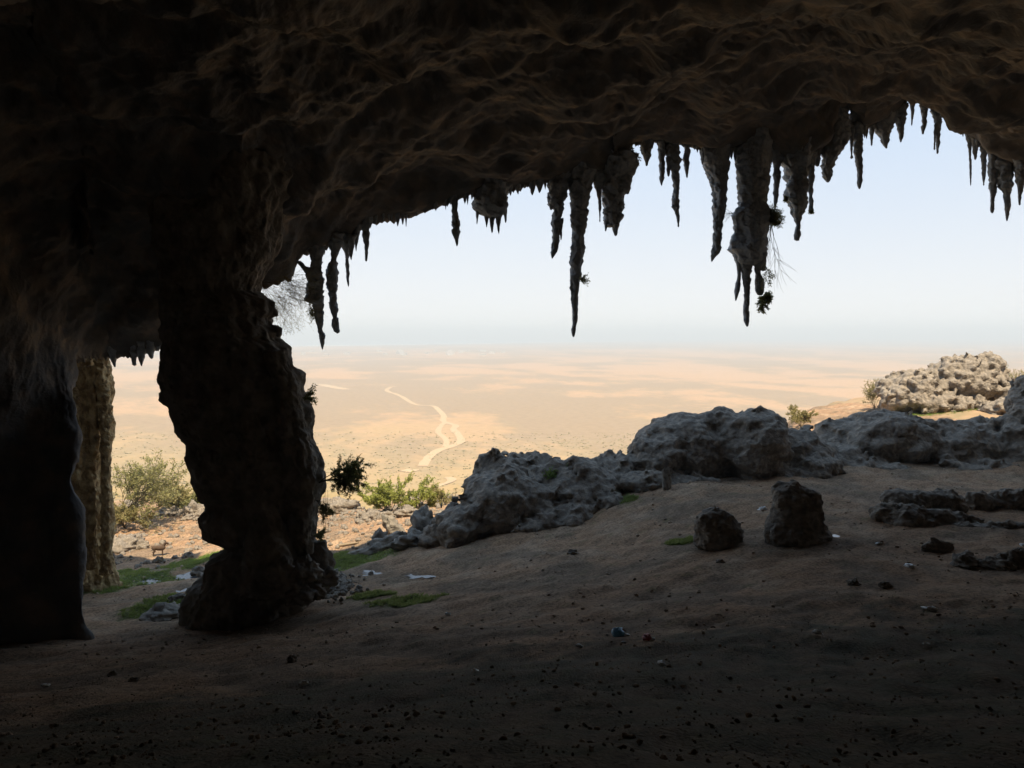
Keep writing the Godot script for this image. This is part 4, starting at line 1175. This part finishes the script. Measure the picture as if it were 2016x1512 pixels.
func make_plants() -> void:
	# outside, in the sun
	plant("feathery_bush", "large feathery olive-green bush in the left opening", "bush", floor_at(228, 1032, 44.0), Vector3(0.7, 1, 0), 4.4, 7, 0.5, 3, 1, 0.2, M.twig, M.leaf_olive, 0.045)
	plant("feathery_bush", "smaller grey-green bush below the large feathery one", "bush", floor_at(245, 1040, 44.0), Vector3(0.3, 1, 0), 1.8, 10, 0.7, 2, 5, 0.14, M.twig, M.leaf_dry, 0.03)
	plant("low_bush", "low pale bush behind the rocks on the brink, left opening", "bush", floor_at(345, 1006, 50.0), Vector3(0, 1, 0), 1.7, 14, 0.9, 2, 5, 0.16, M.dry_twig, M.leaf_dry, 0.025)
	plant("low_bush", "low green bush behind the dark cracked boulder", "bush", floor_at(392, 1006, 50.0), Vector3(0, 1, 0), 1.5, 14, 0.9, 2, 5, 0.16, M.dry_twig, M.leaf_olive, 0.025)
	plant("bright_bush", "bright yellow-green rounded bush above the sunlit rubble", "bush", floor_at(770, 1012, 50.0), Vector3(0.1, 1, 0), 2.0, 12, 0.85, 2, 5, 0.15, M.twig, M.leaf_bright, 0.03)
	plant("bright_bush", "fainter yellow-green bush right behind the bright one", "bush", floor_at(825, 1002, 50.0), Vector3(0.1, 1, 0), 1.6, 9, 0.85, 2, 4, 0.14, M.twig, M.leaf_bright, 0.03)
	plant("dry_shrub", "dry brown shrub on the brink left of the ridge", "shrub", floor_at(868, 992, 50.0), Vector3(0.1, 1, 0), 0.9, 12, 0.9, 2, 3, 0.1, M.dry_twig, M.leaf_dry, 0.02)
	plant("yellow_tree", "small yellowish tree behind the dip between the two mounds", "tree", floor_at(1578, 842, 52.0) , Vector3(0, 1, 0), 1.6, 7, 0.6, 2, 4, 0.14, M.dry_twig, M.leaf_dry, 0.035)
	plant("bare_shrub", "thin bare shrub at the left foot of the sunlit outcrop", "shrub", floor_at(1722, 806, 58.0), Vector3(0, 1, 0), 2.0, 8, 0.55, 2, 2, 0.12, M.dry_twig, M.leaf_dry, 0.02)
	plant("bare_shrub", "sparse shrub behind the boulder at the right picture edge", "shrub", floor_at(2008, 790, 58.0), Vector3(0, 1, 0), 2.4, 8, 0.55, 2, 2, 0.12, M.dry_twig, M.leaf_dry, 0.02)
	# on the column
	plant("column_bush", "leafy dark bush growing sideways from the column's right side", "bush", photo_point(628, 950, 29.0), Vector3(1, 0.5, 0), 1.5, 6, 0.45, 3, 2, 0.07, M.twig, M.leaf_dark, 0.02, 0.02)
	plant("column_bush", "trailing green plant low on the column's right side", "plant", photo_point(622, 985, 29.0), Vector3(0.6, -0.3, 0), 0.6, 5, 0.5, 2, 2, 0.07, M.twig, M.leaf_olive, 0.012, 0.25)
	plant("column_bush", "little sprig sticking out high on the column's right side", "plant", photo_point(597, 785, 29.0), Vector3(1, 0.4, 0), 0.5, 6, 0.5, 1, 5, 0.08, M.twig, M.leaf_dark, 0.01)
	plant("column_bush", "small leafy sprig near the foot of the column's right side", "plant", photo_point(618, 1055, 29.0), Vector3(1, 0.1, 0), 0.5, 6, 0.5, 1, 5, 0.08, M.twig, M.leaf_olive, 0.01)
	for k in 3:
		var x: float = [638.0, 645.0, 641.0][k]
		var st := SurfaceTool.new()
		st.begin(Mesh.PRIMITIVE_TRIANGLES)
		var top := photo_point(x, 965, 28.6)
		var p := Vector3.ZERO
		for i in 8:
			var n := p + Vector3(rng.randf_range(-0.02, 0.02), -0.2, rng.randf_range(-0.02, 0.02))
			tube(st, p, n, 0.008, 0.007, 4)
			p = n
		var o := put(st.commit(), "hanging_root", M.dry_twig, top)
		tag(o, "thin root hanging straight down beside the column's leafy bush", "root", "roots hanging by the column")
	for k in 3:
		plant("moss", ["green moss in the hollow on top of the dark humped ridge", "smaller green moss patch beside the ridge-top hollow", "green moss at the foot of the dark humped ridge"][k], "moss", [photo_point(1085, 938, 43.2), photo_point(1120, 925, 43.6), photo_point(1240, 990, 41.5)][k], Vector3(0, 1, 0.6), 0.55, 70, 1.2, 0, 4, 0.12, M.twig, M.grass, 0.006)
	# on the roof and the stalactites
	plant("dry_twigs", "tangle of bare dry twigs hanging under the roof right of the column", "twigs", photo_point(512, 556, 32.4), Vector3(0.9, -0.55, 0), 1.9, 22, 0.6, 2, 1, 0.05, M.dry_twig, M.leaf_dry, 0.008, 0.05)
	plant("dry_twigs", "second spray of bare twigs under the roof nearer the rock bridge", "twigs", photo_point(560, 543, 33.2), Vector3(0.45, -0.85, 0), 1.2, 14, 0.55, 2, 0, 0.05, M.dry_twig, M.leaf_dry, 0.007, 0.05)
	plant("grass_tuft", "spiky tuft of grass on the right side of the longest stalactite", "tuft", photo_point(1142, 550, 38.5), Vector3(1, 0.1, 0), 0.5, 40, 0.7, 0, 1, 0.12, M.twig, M.leaf_dark, 0.008)
	plant("grass_tuft", "bushy nest of twigs on the right of the giant mossy stalactite", "tuft", photo_point(1508, 432, 40.8), Vector3(1, 0.15, 0), 0.72, 60, 0.75, 1, 2, 0.1, M.twig, M.leaf_dark, 0.008)
	plant("grass_tuft", "wispy twigs on the left of the giant mossy stalactite", "tuft", photo_point(1444, 420, 40.8), Vector3(-1, 0.1, 0), 0.6, 10, 0.6, 1, 0, 0.1, M.twig, M.leaf_dark, 0.006, 0.12)
	plant("grass_tuft", "ball of moss at the end of the giant stalactite's right leg", "tuft", photo_point(1502, 585, 40.9), Vector3(0.4, -0.5, 0), 0.42, 60, 1.0, 1, 3, 0.1, M.twig, M.leaf_dark, 0.008)
	plant("grass_tuft", "leafy sprigs hanging below the moss ball", "tuft", photo_point(1502, 598, 40.8), Vector3(0.1, -1, 0), 0.45, 8, 0.8, 1, 4, 0.09, M.twig, M.leaf_dark, 0.007)
	plant("grass_tuft", "moss collar on the left of the shaggy stalactite", "tuft", photo_point(1551, 392, 41.2), Vector3(-1, 0, 0), 0.25, 40, 0.8, 0, 2, 0.1, M.twig, M.leaf_dark, 0.008)
	plant("grass_tuft", "grassy ball on the tip of the thin stalactite", "tuft", photo_point(1597, 414, 41.6), Vector3(0, -1, 0), 0.25, 40, 0.9, 0, 2, 0.08, M.twig, M.leaf_dark, 0.007)
	plant("hanging_vine", "bare vines trailing down the right of the giant mossy stalactite", "vine", photo_point(1518, 440, 40.7), Vector3(0.12, -1, 0), 2.6, 6, 0.14, 1, 0, 0.1, M.twig, M.leaf_dark, 0.014, 0.1)
	plant("hanging_vine", "drooping branch with leaves beside the giant stalactite's right leg", "vine", photo_point(1506, 520, 40.7), Vector3(0.3, -1, 0), 1.1, 4, 0.14, 1, 3, 0.1, M.twig, M.leaf_dark, 0.012, 0.0)
	plant("hanging_vine", "pale leafy sprig hanging at the step in the roof", "plant", photo_point(1242, 282, 39.6), Vector3(0.1, -1, 0), 0.9, 6, 0.25, 1, 5, 0.12, M.dry_twig, M.leaf_dry, 0.009)
	plant("hanging_vine", "small leafy sprig hanging under the ledge of the thick stalactite", "plant", photo_point(609, 596, 33.8), Vector3(0.05, -1, 0), 0.65, 4, 0.2, 1, 5, 0.08, M.dry_twig, M.leaf_dry, 0.006)

func make_grass() -> void:
	var st := SurfaceTool.new()
	st.begin(Mesh.PRIMITIVE_TRIANGLES)
	for k in 7:
		var d := (Vector3(0, 1, 0) + some_way() * 0.6).normalized()
		leaf(st, Vector3(rng.randf_range(-0.05, 0.05), 0, rng.randf_range(-0.05, 0.05)), d, rng.randf_range(0.5, 1.0), 0.05)
	var tuft := st.commit()
	var all := []
	var guard := 0
	while all.size() < 9000 and guard < 400000:
		guard += 1
		var s = damp[rng.randi() % damp.size()]
		var x: float = s[0].x + rng.randf_range(-1.3, 1.3) * s[1]
		var z: float = s[0].z + rng.randf_range(-1.3, 1.3) * s[2]
		if dampness(x, z) < 0.28 + rng.randf() * 0.2:
			continue
		var h := rng.randf_range(0.06, 0.2)
		all.append(Transform3D(Basis(Vector3.UP, rng.randf() * TAU) * Basis.from_scale(Vector3(h * 1.6, h, h * 1.6)), Vector3(x, floor_y(x, z) - 0.01, z)))
	scatter("grass", "short bright green grass on the damp patches of the floor", "grass", tuft, M.grass, all)

# Scrub on the plain: low bushes without number.
func make_scrub() -> void:
	var shapes: Array[Mesh] = []
	for k in 2:
		var st := SurfaceTool.new()
		st.begin(Mesh.PRIMITIVE_TRIANGLES)
		for i in 46:
			var d := some_way()
			d.y = absf(d.y) * 0.8
			leaf(st, d * rng.randf_range(0.1, 0.45), (d + some_way() * 0.5).normalized(), 0.45, 0.16)
		shapes.append(st.commit())
	for k in 2:
		var all := []
		while all.size() < 6000:
			var d := 100.0 * pow(3.6, rng.randf())
			var x := rng.randf_range(-0.62, 0.62) * d
			if patch_noise.get_noise_2d(x * 4.0, d * 3.0) + 0.6 * patch_noise.get_noise_2d(x * 0.5 + 77.0, d * 0.35) < rng.randf_range(-0.35, 0.35):
				continue
			var s := rng.randf_range(0.25, 0.8) * (0.6 + 0.5 * rng.randf())
			all.append(Transform3D(Basis(Vector3.UP, rng.randf() * TAU) * Basis.from_scale(Vector3(s * 1.3, s * 0.8, s * 1.3)), Vector3(x, plain_y(x, d) - 0.05, -d)))
		scatter("scrub", ["olive scrub dotting the plain below", "straw-coloured scrub dotting the plain below"][k], "scrub", shapes[k], [M.scrub, M.scrub_dry][k], all)

# ---------------------------------------------------------------- water, goat, village, litter
func make_puddles() -> void:
	for k in POOLS.size():
		var s: Array = POOLS[k]
		var p: Vector3 = pools[k]
		var verts := PackedVector3Array([Vector3.ZERO])
		var idx := PackedInt32Array()
		var n := 64
		for i in n:
			var a := TAU * i / n
			var r: float = 0.9 + 0.6 * rough_noise.get_noise_3d(cos(a) * 4.0 + s[0], sin(a) * 4.0, s[1]) + 0.7 * streak_noise.get_noise_3d(cos(a) * 2.5, sin(a) * 2.5, s[0])
			verts.append(Vector3(cos(a) * s[2] * r, 0, sin(a) * s[3] * r))
			idx.append_array([0, 1 + i, 1 + (i + 1) % n])
		var y := 0.0
		for i in 40:
			y += floor_y(p.x + rng.randf_range(-0.6, 0.6) * s[2], p.z + rng.randf_range(-0.6, 0.6) * s[3]) / 40.0
		var o := structure(build_mesh(verts, idx), "puddle", M.water, Vector3(p.x, y - 0.004, p.z))
		o.set_meta("label", s[4])

func make_goat() -> void:
	var p := floor_at(313, 1094, 40.0)
	var t := Vector3.ZERO
	# faces right, turned a little away
	var bones := [[Vector3(-0.28, 0.50, 0), Vector3(0.24, 0.49, 0), 0.135, 0.150], [Vector3(-0.02, 0.47, 0), Vector3(0.10, 0.46, 0), 0.15, 0.15], [Vector3(0.22, 0.54, 0), Vector3(0.40, 0.76, 0), 0.105, 0.065], [Vector3(0.40, 0.79, 0), Vector3(0.56, 0.73, 0), 0.066, 0.036],
		[Vector3(-0.34, 0.56, 0), Vector3(-0.43, 0.64, 0), 0.03, 0.018], [Vector3(0.53, 0.70, 0), Vector3(0.53, 0.63, 0), 0.016, 0.006]]
	for s in [-1.0, 1.0]:
		bones.append([Vector3(0.22, 0.46, 0.07 * s), Vector3(0.20 + 0.02 * s, 0.24, 0.075 * s), 0.065, 0.030])
		bones.append([Vector3(0.20 + 0.02 * s, 0.24, 0.075 * s), Vector3(0.20 + 0.03 * s, 0.02, 0.075 * s), 0.030, 0.024])
		bones.append([Vector3(-0.27, 0.47, 0.07 * s), Vector3(-0.23 + 0.02 * s, 0.30, 0.08 * s), 0.085, 0.045])
		bones.append([Vector3(-0.23 + 0.02 * s, 0.30, 0.08 * s), Vector3(-0.32 + 0.03 * s, 0.20, 0.08 * s), 0.040, 0.028])
		bones.append([Vector3(-0.32 + 0.03 * s, 0.20, 0.08 * s), Vector3(-0.30 + 0.03 * s, 0.02, 0.08 * s), 0.027, 0.024])
		bones.append([Vector3(0.40, 0.80, 0.05 * s), Vector3(0.34, 0.78, 0.14 * s), 0.022, 0.012])
	var field := func(q: Vector3) -> float:
		var d := 1e3
		for b in bones:
			d = melt(d, capsule(q, b[0], b[1], b[2], b[3]), 0.035) if d < 100.0 else capsule(q, b[0], b[1], b[2], b[3])
		return d
	var o := base("goat", p)
	o.rotation.y = 0.25
	o.scale = Vector3.ONE * 1.05
	tag(o, "small brown goat standing on the sunlit ground in the left opening", "goat")
	put(nets(field, Vector3(-0.56, -0.05, -0.26), Vector3(0.68, 0.94, 0.26), 0.018, t, 0.06), "body", M.goat, t, o)
	for s in [-1.0, 1.0]:
		var st := SurfaceTool.new()
		st.begin(Mesh.PRIMITIVE_TRIANGLES)
		tube(st, Vector3(0.40, 0.84, 0.03 * s), Vector3(0.36, 0.92, 0.045 * s), 0.018, 0.013, 7)
		tube(st, Vector3(0.36, 0.92, 0.045 * s), Vector3(0.29, 0.96, 0.06 * s), 0.013, 0.004, 7)
		put(st.commit(), "horn", M.horn, t, o)

func bevelled(size: Vector3, e: float) -> ArrayMesh:
	var st := SurfaceTool.new()
	st.begin(Mesh.PRIMITIVE_TRIANGLES)
	var b := BoxMesh.new()
	b.size = size
	st.append_from(b, 0, Transform3D(Basis(), Vector3(0, size.y * 0.5, 0)))
	var r := BoxMesh.new()
	r.size = Vector3(size.x + e, 0.3, size.z + e)
	st.append_from(r, 0, Transform3D(Basis(), Vector3(0, size.y + 0.15, 0)))
	return st.commit()

func make_village() -> void:
	for k in 34:
		var u := rng.randf_range(590, 1060)
		if k < 9:
			u = rng.randf_range(780, 800)
		elif k < 18:
			u = rng.randf_range(880, 910)
		var v := 693.0 + rng.randf_range(-2.0, 9.0) - (u - 600.0) * 0.006
		var p := plain_at(u, v)
		var s := Vector3(rng.randf_range(7, 12), rng.randf_range(2.8, 4.5), rng.randf_range(6, 9))
		var o := base("house", p)
		o.rotation.y = rng.randf_range(-0.5, 0.5)
		tag(o, "tiny pale flat-roofed house in the far village near the coast", "house", "houses of the far village")
		put(bevelled(s, 0.5), "walls", M.wall, Vector3.ZERO, o)
		var door := BoxMesh.new()
		door.size = Vector3(1.2, 2.2, 0.12)
		put(door, "door", M.wood, Vector3(s.x * 0.1, 1.1, s.z * 0.5 + 0.04), o)

func scrap_mesh(seed_: float, lumpy: float) -> ArrayMesh:
	var verts := PackedVector3Array()
	var rows := 9
	var cols := 12
	for r in rows:
		var a := PI * r / (rows - 1.0)
		for c in cols:
			var b := TAU * c / cols
			var n := Vector3(sin(a) * cos(b), cos(a), sin(a) * sin(b))
			var h := 1.0 + lumpy * streak_noise.get_noise_3dv(n * 2.2 + Vector3(seed_, 0, 0)) + 0.5 * lumpy * fine_noise.get_noise_3dv(n * 1.5 + Vector3(seed_, 0, 0))
			var p := n * h
			p.y = maxf(p.y, -0.35)
			verts.append(p * 0.5)
	return build_mesh(verts, grid_index(rows, cols, true, true))

func litter(called: String, label: String, mat: Material, u: float, v: float, size: Vector3, lumpy := 0.9) -> void:
	var p := floor_at(u, v)
	var o := put(scrap_mesh(u, lumpy), called, mat, p + Vector3(0, 0.03 + size.y * 0.2, 0))
	o.basis = Basis(Vector3.UP, u) * Basis.from_scale(size * 1.5)
	tag(o, label, "litter", "litter on the cave floor")

func make_litter() -> void:
	litter("plastic_bag", "crumpled blue plastic bag on the dark cave floor", M.blue, 1218, 1253, Vector3(0.24, 0.2, 0.2), 0.5)
	litter("rag", "small red scrap of cloth right of the blue bag", M.red, 1274, 1260, Vector3(0.18, 0.1, 0.14))
	for w in [[1235, 1253, 0.09, "small white scrap touching the blue bag"], [1228, 1268, 0.07, "tiny white scrap just below the blue bag"], [1287, 1261, 0.07, "grey scrap beside the red cloth"], [935, 1325, 0.12, "white scrap on the dark slope, lower middle"], [600, 1350, 0.15, "pale bluish scrap at the lower left of the dark slope"], [1302, 1310, 0.13, "thin white scrap below the red cloth"], [1608, 1249, 0.14, "white scrap right of the red cloth on the open floor"], [1831, 1203, 0.2, "largest white scrap, on the right of the floor"], [1731, 1072, 0.14, "white scrap in front of the broken rocks"], [882, 1211, 0.14, "white scrap on the path right of the column"], [1825, 1272, 0.09, "faint scrap on the far right of the dark slope"], [1793, 1118, 0.2, "long pale scrap near the single dark stones"], [1140, 1275, 0.12, "reddish white scrap left of the blue bag"], [1368, 1262, 0.06, "tiny white speck right of the red cloth"], [91, 1353, 0.12, "white scrap on the path at the lower left edge"], [1502, 1004, 0.3, "pale flat scrap left of the tall boulder"], [1365, 946, 0.35, "pale flat stone chip at the foot of the middle mound"], [943, 953, 0.0, ""], [2012, 1075, 0.15, "white scrap at the right picture edge"]]:
		if w[2] > 0.0:
			litter("scrap", w[3], M.white, w[0], w[1], Vector3(w[2], w[2] * 0.4, w[2] * 0.7))
	# stick lying on the sunlit slope and the stake by the ridge
	var a := floor_at(668, 1076)
	var b := floor_at(706, 1070)
	var st := SurfaceTool.new()
	st.begin(Mesh.PRIMITIVE_TRIANGLES)
	tube(st, Vector3(0, 0.06, 0), b - a + Vector3(0, 0.06, 0), 0.08, 0.05, 8)
	tag(put(st.commit(), "fallen_branch", M.wood, a), "pale fallen branch at the edge of the sunlit slope", "branch")
	st = SurfaceTool.new()
	st.begin(Mesh.PRIMITIVE_TRIANGLES)
	var foot := floor_at(897, 984, 48.0)
	tube(st, Vector3.ZERO, Vector3(0.02, 0.85, 0), 0.025, 0.015, 6)
	tag(put(st.commit(), "thin_stake", M.wood, foot), "thin upright stalk on the brink beside the ridge", "stalk")

func _ready() -> void:
	rng.seed = 20240611
	set_view()
	make_materials()
	make_ground()
	make_plain()
	make_tracks()
	print("plain")
	make_cave()
	make_columns()
	make_stalactites()
	print("stalactites")
	make_rocks()
	make_loose_rocks()
	make_gravel()
	make_scrub()
	print("scrub")
	make_plants()
	make_grass()
	make_puddles()
	make_goat()
	make_village()
	make_litter()
	print("done ", Time.get_ticks_msec())
